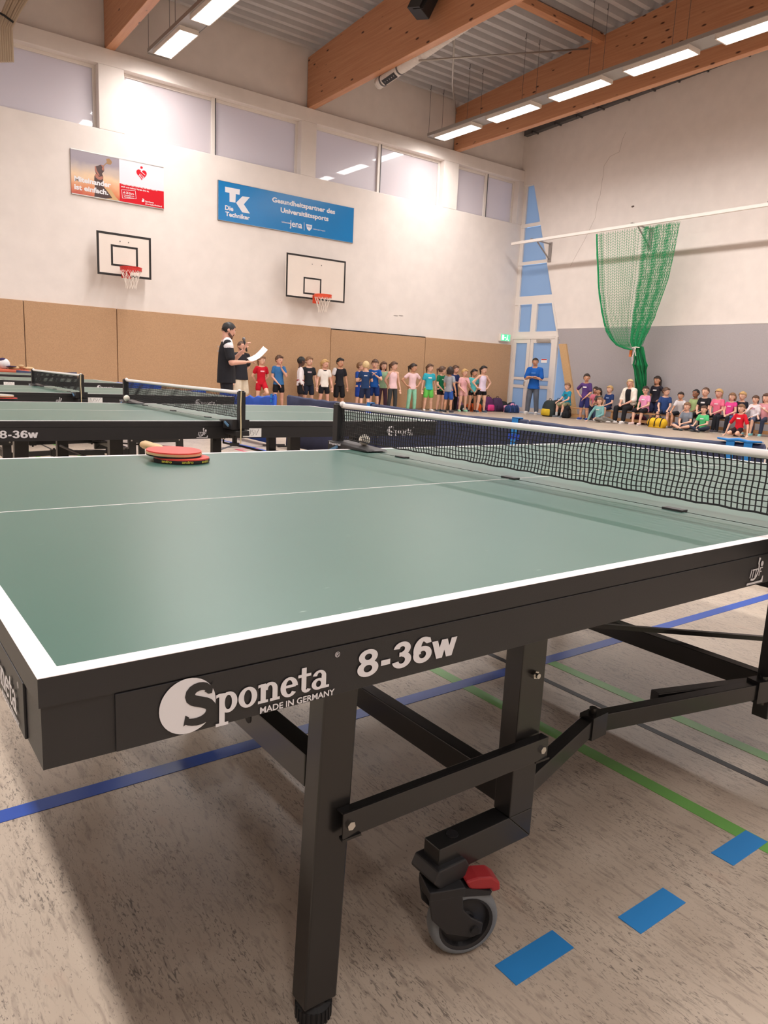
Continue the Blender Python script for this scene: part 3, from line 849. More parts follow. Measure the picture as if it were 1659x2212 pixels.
# ---- illuminated exit sign at the corner
ex = thing('exit_sign', 'small green and white emergency exit sign in the corner beside the door', 'exit sign', (17.37, YW-.10, 2.27))
mk('case', MB().box((0, 0, 0), (.46, .09, .24)), M_HOUSE, ex, bevel=.005)
mk('face', MB().box((.015, -.003, .015), (.445, 0, .225)), emit('exit_green', (.10, .62, .32, 1), 0.8), ex)
pw_ = emit('exit_white', (.85, 1, .9, 1), 0.9)
mk('pictogram', MB().box((.06, -.006, .04), (.15, -.004, .2)).obox((.3, -.005, .12), (.03, .002, .11), (0, .3, 0)).ell((.32, -.005, .195), (.016, .002, .016))
   .obox((.27, -.005, .06), (.02, .002, .09), (0, .9, 0)).obox((.34, -.005, .06), (.02, .002, .09), (0, -.6, 0)).bar((.17, -.005, .12), (.24, -.005, .12), .002, .03), pw_, ex)

# ---- basketball hoops
def hoop(label, x0, x1, z0, z1, yb, ix0, ix1, iz0, iz1, rimx, rimz, rimr, rm, lw_):
    cx = (x0+x1)/2
    t = thing('basketball_hoop', label, 'basketball hoop', (cx, yb, z0), 0, 'basketball hoops on the window wall')
    W2, Hh = (x1-x0)/2, z1-z0
    bd = mk('backboard', MB().box((-W2, 0, 0), (W2, .03, Hh)), M_BBOARD, t)
    def rect(a, b, c_, d, wd):
        m_ = MB()
        m_.box((a, -.002, c_), (b, 0, c_+wd)).box((a, -.002, d-wd), (b, 0, d)).box((a, -.002, c_+wd), (a+wd, 0, d-wd)).box((b-wd, -.002, c_+wd), (b, 0, d-wd)); return m_
    mk('border_line', rect(-W2, W2, 0, Hh, lw_), M_BLKLINE, bd)
    mk('target_line', rect(ix0-cx, ix1-cx, iz0-z0, iz1-z0, lw_*.9), M_BLKLINE, bd)
    for sx, sz in ((-.12, .82), (.12, .82)):
        mk('bolt', MB().ell((sx*W2*1.3, -.002, sz*Hh), .012), M_STEEL, bd)
    rx, rz = rimx-cx, rimz-z0; ry = -rimr-.13
    rim = MB().tube([(rx+rimr*math.cos(2*PI*k/32), ry+rimr*math.sin(2*PI*k/32), rz) for k in range(32)], .011, 8, True)
    rim.lathe((rx, ry, rz), (0, 0, 1), [(rimr+.004, 0), (rimr+.004, -.07), (rimr-.002, -.07), (rimr-.002, 0)], 32)
    rm_o = mk('rim', rim, rm, t, smooth=False)
    mk('rim_bracket', MB().prism([(rx-.1, -.004, rz), (rx+.1, -.004, rz), (rx+.06, ry+rimr, rz), (rx-.06, ry+rimr, rz)], (0, 0, -.012))
       .prism([(rx-.02, -.004, rz), (rx-.02, -.004, rz-.2), (rx-.02, ry+rimr, rz-.02)], (.04, 0, 0)).box((rx-.1, -.012, rz-.2), (rx+.1, -.002, rz+.01)), rm, t)
    nt_ = MB(); N = 12
    for k in range(N):
        for sgn in (-1, 1):
            p_ = []
            for j in range(9):
                u = j/8; a = 2*PI*(k + sgn*(u*2.0))/N
                rr = rimr*(1-.50*min(1, u*1.25))
                p_.append((rx+rr*math.cos(a), ry+rr*math.sin(a), rz-.02-.42*u + .012*math.sin(k*2.3)))
            nt_.tube(p_, .005, 4)
    mk('net', nt_, M_CORD, t)
    sp_ = MB()
    dy = YW-yb-.003
    for sx in (-.55, .55):
        for zz in (.2, .8):
            sp_.bar((sx*W2, .03, zz*Hh), (sx*W2, dy, zz*Hh), .04, .04)
        sp_.bar((sx*W2, .05, .2*Hh), (sx*W2, .05, .8*Hh), .04, .04, (1, 0, 0))
    mk('wall_bracket', sp_, M_STEEL, t)
    return t
yb = 16.52
A, B_ = at(208, 497, Y=yb), at(327, 605, Y=yb)
def pz(px, py, y): p = at(px, py, Y=y); return p
hl = (190, 480)
hoop('smaller basketball hoop with thick black target square, below the sunset poster', A.x, B_.x, 2.89, A.z, yb,
     pz(190+510/10.37, 530, yb).x, pz(190+1115/10.37, 530, yb).x, pz(190+520/10.37, 480+965/10.37, yb).z, pz(190+510/10.37, 480+490/10.37, yb).z,
     at(282, 571, Y=yb-.33).x, 3.06, .225, M_RIM, .048)
yb = 16.58
A, B_ = at(619, 545, Y=yb), at(744, 655, Y=yb)
def hr(x, y): return at(100+x/2.37, 300+y/2.37, Y=yb)
hoop('larger basketball hoop with orange rim, below the blue board', A.x, B_.x, B_.z, A.z, yb,
     hr(1335, 0).x, hr(1430, 0).x, hr(1335, 795).z, hr(1335, 708).z, at(697, 637, Y=yb-.34).x, 2.98, .225, M_RIM2, .045)

# ================================================================== BARRIERS
def barrier(label, p0, p1, m, h=.70, lean=0.0, group='court barriers', n=14, sag=.02):
    p0, p1 = Vector((p0[0], p0[1], 0)), Vector((p1[0], p1[1], 0)); d = p1-p0; L_ = d.length; d.normalize(); s_ = Vector((-d.y, d.x, 0))
    t = thing('court_barrier', label, 'barrier', tuple(p0), math.atan2(d.y, d.x), group)
    f = MB(); P = []
    for i in range(n+1):
        u = i/n; x = u*L_
        zt = h - sag*math.sin(u*PI)*(1+.3*math.sin(u*40))
        wv = .012*math.sin(u*21+L_)
        for yy, zz in ((.022, .03), (.02+wv, .35), (.022, zt-.02), (.0, zt), (-.022, zt-.02), (-.02+wv, .35), (-.022, .03)):
            P.append((x, yy, zz))
    k = 7
    F = [(i*k+j, i*k+(j+1) % k, (i+1)*k+(j+1) % k, (i+1)*k+j) for i in range(n) for j in range(k)]
    F += [list(range(k)), list(range(n*k, n*k+k))]
    f.add(P, F)
    mk('cloth', f, m, t, smooth=True)
    mk('frame', MB().tube([(.02, 0, .03), (.02, 0, h-.05)], .011, 6).tube([(L_-.02, 0, .03), (L_-.02, 0, h-.05)], .011, 6), M_PLAST, t)
    for x in (.03, L_-.03):
        mk('foot', MB().bar((x, -.16, .02), (x, .16, .02), .02, .02), M_PLAST, t)
    return t
BXL = 4.66
seg = [(8.0, 5.93), (5.90, 3.72), (3.69, 1.68), (1.65, -.6), (-.63, -2.9)]
desc = ['navy cloth barrier behind the second table, nearest the blue barrier', 'navy cloth barrier behind the foreground net, left section', 'navy cloth barrier behind the foreground net, middle section',
        'navy cloth barrier behind the foreground net, right section', 'navy cloth barrier beyond the right edge of the picture']
for (a, b), dsc in zip(seg, desc):
    barrier(dsc, (BXL+.02*(a > 7), a), (BXL, b), M_NAVY, .70)
barrier('bright blue cloth barrier turned away behind the second table', (4.555, 8.12), (4.66, 10.1), M_BLUEB, .69, sag=.06)
barrier('bright blue cloth barrier standing behind the third and fourth tables', (3.05, 10.0), (4.4, 10.1), M_BLUEB, .66)
barrier('bright blue cloth barrier far behind the fourth table', (3.15, 12.2), (4.5, 12.3), M_BLUEB, .70)
barrier('navy cloth barrier far behind the tables, left', (2.4, 13.6), (3.4, 13.6), M_NAVY, .80)
def strap(label, y, w_, drop, hanger=False):
    t = thing('barrier_strap', label, 'strap', (BXL, y, .70), 0, 'light blue straps on the barriers')
    if hanger:
        mk('hanger', MB().tube([(-.026, -.15, .012), (-.03, -.06, .006), (-.03, 0, .014), (-.03, .07, .006), (-.026, .15, .012)], [.006, .010, .012, .010, .006], 8)
           .box((-.022, -.14, .003), (.022, .14, .008)), M_STRAP, t, smooth=True)
        for yy in (-.065, .055):
            mk('strap_band', MB().box((-.032, yy-.028, -drop), (-.027, yy+.028, .006)), M_STRAP, t)
    else:
        mk('strap_band', MB().box((-.034, -w_/2, -drop), (-.028, w_/2, .008)).box((-.034, -w_/2, .004), (.034, w_/2, .010)).box((.028, -w_/2, -drop), (.034, w_/2, .008)), M_STRAP, t)
        mk('buckle', MB().box((-.036, -w_, -drop*.6), (-.030, w_*.9, -drop*.45)), mat('blue_buckle', (24, 70, 190), .5), t)
    return t
strap('narrow light blue strap joining two barrier sections at the middle of the net', at(1118, 908, X=BXL).y, .07, .3)
strap('narrow light blue strap at the left end of the net', at(801, 874, X=BXL).y, .06, .2)
strap('light blue double strap with hanger on the barrier below the boy in red', at(1601, 952, X=BXL).y, .1, .3, True)
t_ = strap('light blue strap on the end of the turned blue barrier', 8.2, .05, .10)
t_.location = (4.56, 8.19, .69); t_.rotation_euler = (0, 0, 0)

# ================================================================== TABLE TENNIS TABLES
TL, TWD, TH = 2.74, 1.525, .76
class Flat:
    # 2-D outlines on a plane: o + x*xd + y*yd
    def __init__(s, o, xd, yd):
        s.o, s.xd, s.yd, s.mb = Vector(o), Vector(xd), Vector(yd), MB()
        s.n = s.xd.cross(s.yd).normalized(); s.k = 0
    def P(s, x, y): return s.o + s.xd*x + s.yd*y + s.n*(s.k*1.2e-5)      # overlapping pieces are stacked, never coplanar
    def poly(s, pts): s.k += 1; s.mb.add([s.P(*p) for p in pts], [list(range(len(pts)))]); return s
    def rect(s, x0, y0, x1, y1): return s.poly([(x0,y0),(x1,y0),(x1,y1),(x0,y1)])
    def ring(s, cx, cy, rx, ry, ix, iy, a0=0, a1=360, n=28, icx=0.0):
        V = []; s.k += 1
        for k in range(n+1):
            t = math.radians(a0+(a1-a0)*k/n)
            V += [s.P(cx+rx*math.cos(t), cy+ry*math.sin(t)), s.P(cx+icx+ix*math.cos(t), cy+iy*math.sin(t))]
        s.mb.add(V, [(2*k, 2*k+2, 2*k+3, 2*k+1) for k in range(n)]); return s
    def disc(s, cx, cy, rx, ry, n=40): return s.poly([(cx+rx*math.cos(2*PI*k/n), cy+ry*math.sin(2*PI*k/n)) for k in range(n)])
    def stroke(s, pts, ws):
        V = []; s.k += 1
        for i, p in enumerate(pts):
            a, b = pts[max(i-1, 0)], pts[min(i+1, len(pts)-1)]
            dx, dy = b[0]-a[0], b[1]-a[1]; l = math.hypot(dx, dy); nx, ny = -dy/l, dx/l
            w_ = ws[i] if isinstance(ws, (list, tuple)) else ws
            V += [s.P(p[0]+nx*w_/2, p[1]+ny*w_/2), s.P(p[0]-nx*w_/2, p[1]-ny*w_/2)]
        s.mb.add(V, [(2*i, 2*i+2, 2*i+3, 2*i+1) for i in range(len(pts)-1)]); return s
def bez(p0, p1, p2, p3, n=8):
    return [tuple((1-t)**3*p0[k]+3*(1-t)**2*t*p1[k]+3*(1-t)*t*t*p2[k]+t**3*p3[k] for k in (0, 1)) for t in [i/n for i in range(n+1)]]
def sponeta(o, xd, yd, nrm, parent, model=True, made=True):
    o, xd, yd, nrm = Vector(o), Vector(xd), Vector(yd), Vector(nrm)
    F = Flat(o + nrm*.0012, xd, yd)
    F.disc(.029, .0285, .0285, .0285)
    mk('logo_disc', F.mb, M_PRINT, parent)
    F = Flat(o + nrm*.0016, xd, yd)      # dark S cut into the disc
    S = bez((.0505,.0405), (.049,.0485), (.031,.0485), (.031,.0385)) + bez((.031,.0385), (.031,.029), (.0535,.031), (.0525,.0195))[1:] + bez((.0525,.0195), (.0515,.009), (.034,.008), (.0265,.0135))[1:]
    n = len(S)
    F.stroke(S, [.0035+.0075*math.sin(PI*(.12+.76*i/(n-1))) for i in range(n)])
    F.poly([(.0455,.040),(.0555,.0475),(.0535,.0365),(.0500,.0365)])
    F.poly([(.0240,.0085),(.0262,.0195),(.0300,.0165),(.0275,.0105)])
    mk('logo_letter', F.mb, M_EDGE, parent)
    F = Flat(o + nrm*.0012 + xd*.0585 + yd*.012, xd*.0228, yd*.0215)
    x = 0
    F.rect(.12,-.62,.38,.98).poly([(-.02,.80),(.12,.84),(.38,.98),(.12,1.0),(-.02,.96)]).rect(-.04,-.62,.55,-.47).ring(.55,.49,.43,.52,.17,.36)      # p
    x = 1.03; F.ring(x+.46,.49,.46,.52,.19,.37)                                                                                                     # o
    x = 2.02; F.rect(x+.1,0,x+.36,.98).poly([(x-.02,.80),(x+.1,.84),(x+.36,.98),(x-.02,.96)]).rect(x-.03,0,x+.48,.14)
    F.ring(x+.58,.62,.38,.38,.12,.22,0,180,14).rect(x+.70,0,x+.96,.64).rect(x+.58,0,x+1.08,.14)                                                     # n
    x = 3.13; F.ring(x+.46,.49,.46,.52,.18,.37,10,322).rect(x+.2,.46,x+.80,.60).poly([(x+.62,.5),(x+.92,.5),(x+.90,.62),(x+.62,.62)])               # e
    x = 4.08; F.rect(x+.16,.2,x+.42,1.32).rect(x-.02,.84,x+.68,.99).ring(x+.44,.26,.28,.28,.05,.12,180,330,10)                                     # t
    x = 4.80; F.ring(x+.38,.29,.38,.31,.14,.17).rect(x+.54,.0,x+.80,.70).ring(x+.42,.66,.38,.36,.14,.23,0,165,12).rect(x+.7,0,x+.98,.14)            # a
    mk('logo_letters', F.mb, M_PRINT, parent)
    vs, fs = text_mesh('®', 0); mb = MB(); put2d(mb, vs, fs, o + nrm*.0012 + xd*.197 + yd*.044, xd, yd, .0065, .0065); mk('registered_mark', mb, M_PRINT, parent)
    if made:
        vs, fs = text_mesh('MADE IN GERMANY', .02); mb = MB(); put2d(mb, vs, fs, o + nrm*.0012 + xd*.1065 + yd*.0005, xd, yd, .0915, .0072); mk('lettering', mb, M_PRINT, parent)
    if model:
        G = Flat(o + nrm*.0012 + xd*.2275 + yd*.0125, xd*.0440, yd*.0325)
        G.ring(.34,.725,.30,.275,.115,.115).ring(.34,.285,.335,.30,.135,.135)                                   # 8
        G.rect(.76,.26,1.06,.46)                                                                                # hyphen
        G.ring(1.45,.725,.29,.275,.09,.105,-85,172,20).ring(1.45,.290,.325,.305,.11,.13,-172,88,22).rect(1.36,.44,1.5,.60)   # 3
        G.ring(2.17,.315,.330,.33,.125,.145).ring(2.20,.50,.36,.50,.10,.33,62,205,16).poly([(2.19,.83),(2.24,.995),(2.42,.93),(2.47,.74),(2.30,.72)])   # 6
        for p_ in ([(2.60,.72),(2.785,0)], [(2.785,0),(2.96,.72)], [(2.96,.72),(3.145,0)], [(3.145,0),(3.32,.72)]):
            a_, b_ = p_; G.poly([(a_[0]-.105,a_[1]),(a_[0]+.105,a_[1]),(b_[0]+.105,b_[1]),(b_[0]-.105,b_[1])])      # w
        mk('lettering', G.mb, M_PRINT, parent)
def ittf(o, xd, yd, nrm, parent):
    F = Flat(Vector(o) + Vector(nrm)*.0012, Vector(xd), Vector(yd))
    F.rect(0,0,.058,.004).poly([(.050,.004),(.058,.004),(.058,.012),(.055,.012),(.053,.007)])
    F.stroke(bez((.012,.0105),(.022,.006),(.036,.010),(.0375,.031), 10) + [(.0365,.036),(.0345,.039)], .0042)
    F.stroke([(.0345,.038),(.037,.049)], [.0042,.0070]).disc(.0475,.0365,.0048,.0052)
    for x, kind in ((.0085, 'I'), (.0165, 'T'), (.026, 'T'), (.0405, 'F')):
        if kind == 'F': F.stroke([(x,.014),(x+.003,.030)], .0028).rect(x+.002,.0275,x+.0115,.0300).rect(x+.0012,.0205,x+.0085,.0228)
        else:
            F.stroke([(x,.013),(x+.0035,.029)], .0027)
            if kind == 'T': F.rect(x-.001,.0265,x+.0085,.0290)
    mk('emblem', F.mb, M_PRINT, parent)

def build_half(root):
    parts = []
    def add(name, mb, m, **kw):
        o = mk(name, mb, m, root, **kw); parts.append(o); return o
    E_ = 1.3662
    top = MB().box((0, 0, .733), (E_, TWD, .7598)); top.mi = [0]*6; top.mi[1] = 1
    tt = add('tabletop', top, [M_EDGE, M_GREEN])
    for a, b in (((0, 0), (E_, .02)), ((0, 1.505), (E_, TWD)), ((0, .02), (.02, 1.505)), ((.02, .761), (E_-.001, .764))):
        mk('boundary_line' if b[1] != .764 else 'centre_line', MB().box((a[0], a[1], .7598), (b[0], b[1], .7603)), M_WHITE, tt)
    ap = MB().box((.002, .002, .674), (E_, .024, .7325)).box((.002, TWD-.024, .674), (E_, TWD-.002, .7325)).box((.002, .024, .674), (.024, TWD-.024, .7325)).box((E_-.03, .024, .69), (E_-.01, TWD-.024, .7325))
    apr = add('apron', ap, M_EDGE)
    mk('label_plate', MB().box((.064, -.0005, .6745), (1.345, .002, .7312)), M_EDGE, apr, bevel=.0006)
    mk('label_plate', MB().box((-.0005, .066, .6745), (.002, 1.459, .7312)), M_EDGE, apr, bevel=.0006)
    for sy in (0, 1):
        Y = (lambda y: y) if sy == 0 else (lambda y: TWD-y)
        lg = add('leg', MB().bar((.452, Y(.221), .675), (.430, Y(.221), .035), .060, .042, (0, 1, 0)), M_GLOSSBLK, bevel=.003)
        ft = MB(); n = 36
        ft.lathe((.430, Y(.222), 0), (0, 0, 1), [(0, 0), (.027, 0), (.028, .004), (.028, .026), (.02, .03), (.02, .04), (0, .04)], 24)
        for k in range(24):
            t = 2*PI*k/24; ft.obox((.430+.028*math.cos(t), Y(.222)+.028*math.sin(t), .014), (.004, .004, .024), (0, 0, t))
        mk('foot', ft, M_RUBBER, lg)
        ca = MB().bar((.872, Y(.223), .675), (.872, Y(.223), .218), .064, .042, (0, 1, 0))
        ca.prism([(.904, Y(.202), .218), (.840, Y(.202), .218), (.904, Y(.202), .158)], (0, Y(.244)-Y(.202), 0))
        il = add('inner_leg', ca, M_GLOSSBLK, bevel=.002)
        arm = MB().prism([(.840, Y(.202), .218), (.904, Y(.202), .158), (.667, Y(.202), .158), (.667, Y(.202), .218)], (0, Y(.244)-Y(.202), 0))
        mk('wheel_arm', arm, M_GLOSSBLK, il, bevel=.002)
        mk('plug', MB().cyl((.715, Y(.223), .2175), (.715, Y(.223), .2205), .011, n=16), M_PLAST, il)
        mk('bolt', MB().cyl((.872, Y(.203), .50), (.872, Y(.195), .50), .008, n=6).cyl((.872, Y(.195), .50), (.872, Y(.189), .50), .005), M_CHROME, il)
        # braked castor
        cs = add('castor', MB().prism([(.658, Y(.190), .186), (.722, Y(.190), .186), (.732, Y(.190), .170), (.722, Y(.190), .148), (.664, Y(.190), .148), (.648, Y(.190), .166)], (0, Y(.256)-Y(.190), 0))
                 .cyl((.692, Y(.223), .160), (.692, Y(.223), .118), .030, .034, 16), M_PLAST, bevel=.003)
        cx, cz, r, cy = .733, .0655, .0655, .205
        fk = MB()
        for yy in (.176, .228):
            fk.prism([(.655, Y(yy), .135), (.718, Y(yy), .135), (.722, Y(yy), .104), (.738, Y(yy), .086), (.762, Y(yy), .070), (.760, Y(yy), .050), (.740, Y(yy), .045), (.692, Y(yy), .062), (.662, Y(yy), .095)], (0, Y(yy+.006)-Y(yy), 0))
        fk.box((.655, Y(.176), .132), (.722, Y(.234), .150))
        mk('fork', fk, M_PLAST, cs, bevel=.002)
        wh = mk('wheel', MB().lathe((cx, Y(cy), cz), (0, 1, 0), [(.052, -.019), (.057, -.020), (.0635, -.014), (.0655, -.006), (.0655, .006), (.0635, .014), (.057, .020), (.052, .019)], 40), M_TYRE, cs, smooth=True)
        mk('hub', MB().lathe((cx, Y(cy), cz), (0, 1, 0), [(0, -.012), (.018, -.014), (.020, -.010), (.044, -.007), (.047, -.016), (.0525, -.018), (.0525, .018), (.047, .016), (.044, .007), (.0, .012)], 40), M_PLAST, cs, smooth=False)
        mk('axle', MB().cyl((.745, Y(.172), .060), (.745, Y(.238), .060), .008, n=12), M_RUBBER, cs)
        br = MB().prism([(.726, Y(.186), .152), (.750, Y(.186), .156), (.778, Y(.186), .153), (.794, Y(.186), .140), (.796, Y(.186), .124), (.780, Y(.186), .122), (.778, Y(.186), .129), (.736, Y(.186), .134)], (0, Y(.224)-Y(.186), 0))
        mk('brake_pedal', br, M_RED, cs, bevel=.004)
        mk('brake_lever', MB().prism([(.70, Y(.184), .148), (.738, Y(.184), .138), (.778, Y(.184), .126), (.775, Y(.184), .119), (.70, Y(.184), .128)], (0, Y(.226)-Y(.184), 0)), M_PLAST, cs)
        ang = math.radians(-20 if sy == 0 else 35)
        def swivel(o):
            for v in o.data.vertices:
                dx, dy = v.co.x-.692, v.co.y-Y(.223)
                v.co.x = .692 + dx*math.cos(ang) - dy*math.sin(ang); v.co.y = Y(.223) + dx*math.sin(ang) + dy*math.cos(ang)
            for ch in o.children: swivel(ch)
        for ch in cs.children: swivel(ch)
        # cross bar between both legs
        cb = MB().box((.446, Y(.180), .333), (.905, Y(.184), .376)).box((.446, Y(.184), .373), (.905, Y(.199), .376)).box((.49, Y(.184), .333), (.86, Y(.199), .336))
        c_ = add('cross_bar', cb, M_GLOSSBLK, bevel=.001)
        for bx in (.458, .888):
            mk('bolt', MB().cyl((bx, Y(.181), .355), (bx, Y(.175), .355), .0072, n=6), M_CHROME, c_)
            mk('tab', MB().bar((bx-.012, Y(.186), .331), (bx+.020, Y(.182), .334), .012, .004), M_GLOSSBLK, c_)
        # link arm towards the other half, with hinge plates
        p0, p1 = Vector((.905, Y(.235), .245)), Vector((1.24, Y(.335), .245))
        add('link_arm', MB().bar(p0, p1, .03, .042), M_GLOSSBLK, bevel=.002)
    for x, z, h in ((.432, .425, .055), (.872, .247, .055)):
        add('side_bar', MB().bar((x, .245, z), (x, TWD-.245, z), .035, h), M_GLOSSBLK, bevel=.002)
    add('bar_plug', MB().cyl((.4135, .44, .432), (.4155, .44, .432), .012, n=14), M_RUBBER)
    add('lock_rod', MB().tube([(.86, .32, .60), (.86, .32, .52), (.84, .5, .52), (.84, 1.2, .52)], .007, 8), M_BLACK)
    add('lock_collar', MB().cyl((.86, .32, .545), (.86, .32, .575), .012, n=14), M_CHROME)
    return parts

def make_table(label):
    root = thing('table_tennis_table', label, 'table', (0, 0, 0), 0, 'green table tennis tables')
    parts = build_half(root)
    # second half: the same pieces turned round
    def dup(o, parent, top):
        c = o.copy(); COL.objects.link(c); c.parent = parent
        if top: c.location = (TL, TWD, 0); c.rotation_euler = (0, 0, PI)
        for ch in list(o.children): dup(ch, c, False)
        return c
    halfb = [dup(o, root, True) for o in parts]
    # hinged link between both undercarriages
    for Y in ((lambda y: y), (lambda y: TWD-y)):
        for x0, x1 in ((1.262, 1.800),):
            mk('link_bar', MB().bar((x0, Y(.338), .245), (x1, Y(.225), .245), .030, .044), M_GLOSSBLK, root, bevel=.002)
        mk('hinge', MB().cyl((1.25, Y(.335), .205), (1.25, Y(.335), .285), .009, n=10).bar((1.222, Y(.330), .245), (1.28, Y(.334), .245), .038, .056), M_GLOSSBLK, root)
        mk('hinge', MB().cyl((1.815, Y(.215), .205), (1.815, Y(.215), .285), .010, n=10).bar((1.785, Y(.228), .245), (1.836, Y(.216), .245), .04, .06), M_GLOSSBLK, root)
    mk('tie_rod', MB().bar((1.66, .72, .30), (2.30, .22, .28), .014, .014), M_GLOSSBLK, root)
    tt = parts[0]
    for px, py in ((870, 988), (1104, 1032), (1459, 1098)):
        y = at(px, py, X=1.37).y
        mk('gap_clip', MB().box((1.356, y-.025, .7598), (1.378, y+.025, .7645)), M_PLAST, root)
    mk('gap_seal', MB().box((1.3664, .0, .735), (1.3736, TWD, .7560)), M_RUBBER, root)
    # lettering on the near side and the end
    ap = [o for o in parts if o.name.startswith('apron')][0]
    sponeta((.103, -.0008, .6755), (1, 0, 0), (0, 0, 1), (0, -1, 0), ap)
    ittf((1.197, -.0008, .678), (1, 0, 0), (0, 0, 1), (0, -1, 0), ap)
    sponeta((-.0008, .282, .6765), (0, -1, 0), (0, 0, 1), (-1, 0, 0), ap, model=False)
    apb = [o for o in halfb if o.name.startswith('apron')][0]
    sponeta((.38-.0, TWD+.0008, .6755), (-1, 0, 0), (0, 0, 1), (0, 1, 0), apb, model=False)
    return root

TABLES = [((0, 0), 'large green table in the foreground, cut by the left edge'),
          ((.08, 2.785), 'second green table, just behind the foreground table'),
          ((.06, 5.62), 'third green table, behind the second one'),
          ((.08, 8.78), 'fourth green table, behind the third one'),
          ((.20, 11.75), 'farthest green table, near the brown wall')]
t1 = make_table(TABLES[0][1])
for (x, y), lb in TABLES[1:]:
    c_ = copy_tree(t1); c_.location = (x, y, 0); c_['label'] = 'table tennis ' + lb if False else lb

# ---- net sets
def make_net(label):
    t = thing('table_net', label, 'net', (0, 0, 0), 0, 'table tennis nets')
    y0, y1 = -.135, 1.655
    for yy, s_ in ((y0, 1), (y1, -1)):
        po = mk('net_post', MB().box((1.354, yy-.016, .735), (1.386, yy+.016, .912)).box((1.358, yy-.012, .912), (1.382, yy+.012, .917)), M_PLAST, t, bevel=.003)
        mk('post_pin', MB().ell((1.37, yy+s_*.022, .912), .011), M_WHITE, po)
        cl = mk('clamp', MB().prism([(1.325, yy+s_*.0, .728), (1.325, yy+s_*.0, .778), (1.325, yy+s_*(.24 if s_ < 0 else .15), .769), (1.325, yy+s_*(.255 if s_ < 0 else .16), .7645), (1.325, yy+s_*(.23 if s_ < 0 else .145), .7608), (1.325, yy+s_*.115, .7605), (1.325, yy+s_*.112, .728)], (.09, 0, 0))
           .box((1.335, yy-s_*.02, .725), (1.405, yy+s_*.12, .70)), M_PLAST, t, bevel=.002)
        mk('clamp_screw', MB().cyl((1.36, yy+s_*.05, .70), (1.36, yy+s_*.05, .66), .012, n=10).cyl((1.36, yy+s_*.05, .66), (1.36, yy+s_*.05, .645), .024, n=14), M_PLAST, cl)
        mk('clamp_lever', MB().bar((1.318, yy+s_*.03, .745), (1.318, yy+s_*.075, .762), .006, .010), mat('lever_blue', (90, 130, 165), .5), cl)
    vs, fs = text_mesh('Imperial', .02); mb = MB(); put2d(mb, vs, fs, (1.3242, y1-.012, .764), (0, -1, 0), (0, 0, 1), .075, .011); mk('lettering', mb, M_PRINT, t)
    N = 138; za, zb = .787, .898; n = N+1
    def bulge(y, z): return 1.37 + .005*math.sin(y*9) * math.sin(PI*(z-za)/(zb-za)) + .002*math.sin(y*31+z*60)
    yA, yB = y0+.02, y1-.02
    def ny(i, z):
        y = yA + (yB-yA)*i/N
        return y + .0020*math.sin(z*70 + y*6)
    cords = MB()
    for i in range(N+1):
        cords.tube([(bulge(ny(i, z), z), ny(i, z), z) for z in [za+(zb-za)*k/7 for k in range(8)]], .00155, 4)
    rows = 9
    for k in range(rows+1):
        z = za+(zb-za)*k/rows
        cords.tube([(bulge(ny(i, z), z), ny(i, z), z + .0012*math.sin(i*.9+k)) for i in range(0, N+1, 2)], .0014 if k else .0028, 4)
    mk('net_mesh', cords, M_RUBBER, t, kind='stuff')
    tp = MB(); P = []; m = 24
    for i in range(m+1):
        y = yA + (yB-yA)*i/m; zt = .9145 - .002*math.sin(PI*i/m); x = 1.37
        for dx, dz in ((-.004, -.016), (-.005, -.008), (-.004, 0), (0, .002), (.004, 0), (.005, -.008), (.004, -.016)): P.append((x+dx, y, zt+dz))
    k = 7
    tp.add(P, [(i*k+j, i*k+(j+1) % k, (i+1)*k+(j+1) % k, (i+1)*k+j) for i in range(m) for j in range(k)] + [list(range(k)), list(range(m*k, m*k+k))])
    mk('net_tape', tp, mat('tape_white', (236, 230, 228), .8), t, smooth=True)
    mk('net_cord', MB().tube([(1.36, y0-.02, .915), (1.357, y0-.022, .84), (1.36, y0-.02, .76), (1.358, y0-.025, .735), (1.36, y0-.02, .66)], .003, 5), mat('cord_cream', (226, 210, 170), .8), t)
    return t
NL = ['black net with white tape on the foreground table', 'black net with white tape across the second table', 'black net with white tape on the third table',
      'black net with white tape on the fourth table', 'black net with white tape on the farthest table']
n1 = make_net(NL[0])
for ((x, y), _), lb in zip(TABLES[1:], NL[1:]):
    if 'fourth' in lb: continue          # the fourth table stands without a net
    c_ = copy_tree(n1); c_.location = (x, y, 0); c_['label'] = lb

# ---- balls lying by the far net posts
bl = mat('celluloid_ball', (244, 236, 220), .35)
b_ = at(782, 958, X=1.335)
for k, (x, y, lb) in enumerate(((1.390, 1.512, 'white ball lying behind the net beside the far post of the foreground table'), (1.407, 4.285, 'white ball lying beside the far net post of the second table'))):
    tag(mk('table_tennis_ball', MB().ell((0, 0, .02), .02, nu=24, nv=16), bl, smooth=True, loc=(x, y, .7725 if k == 0 else .7735)), lb, 'ball', 'balls by the nets')

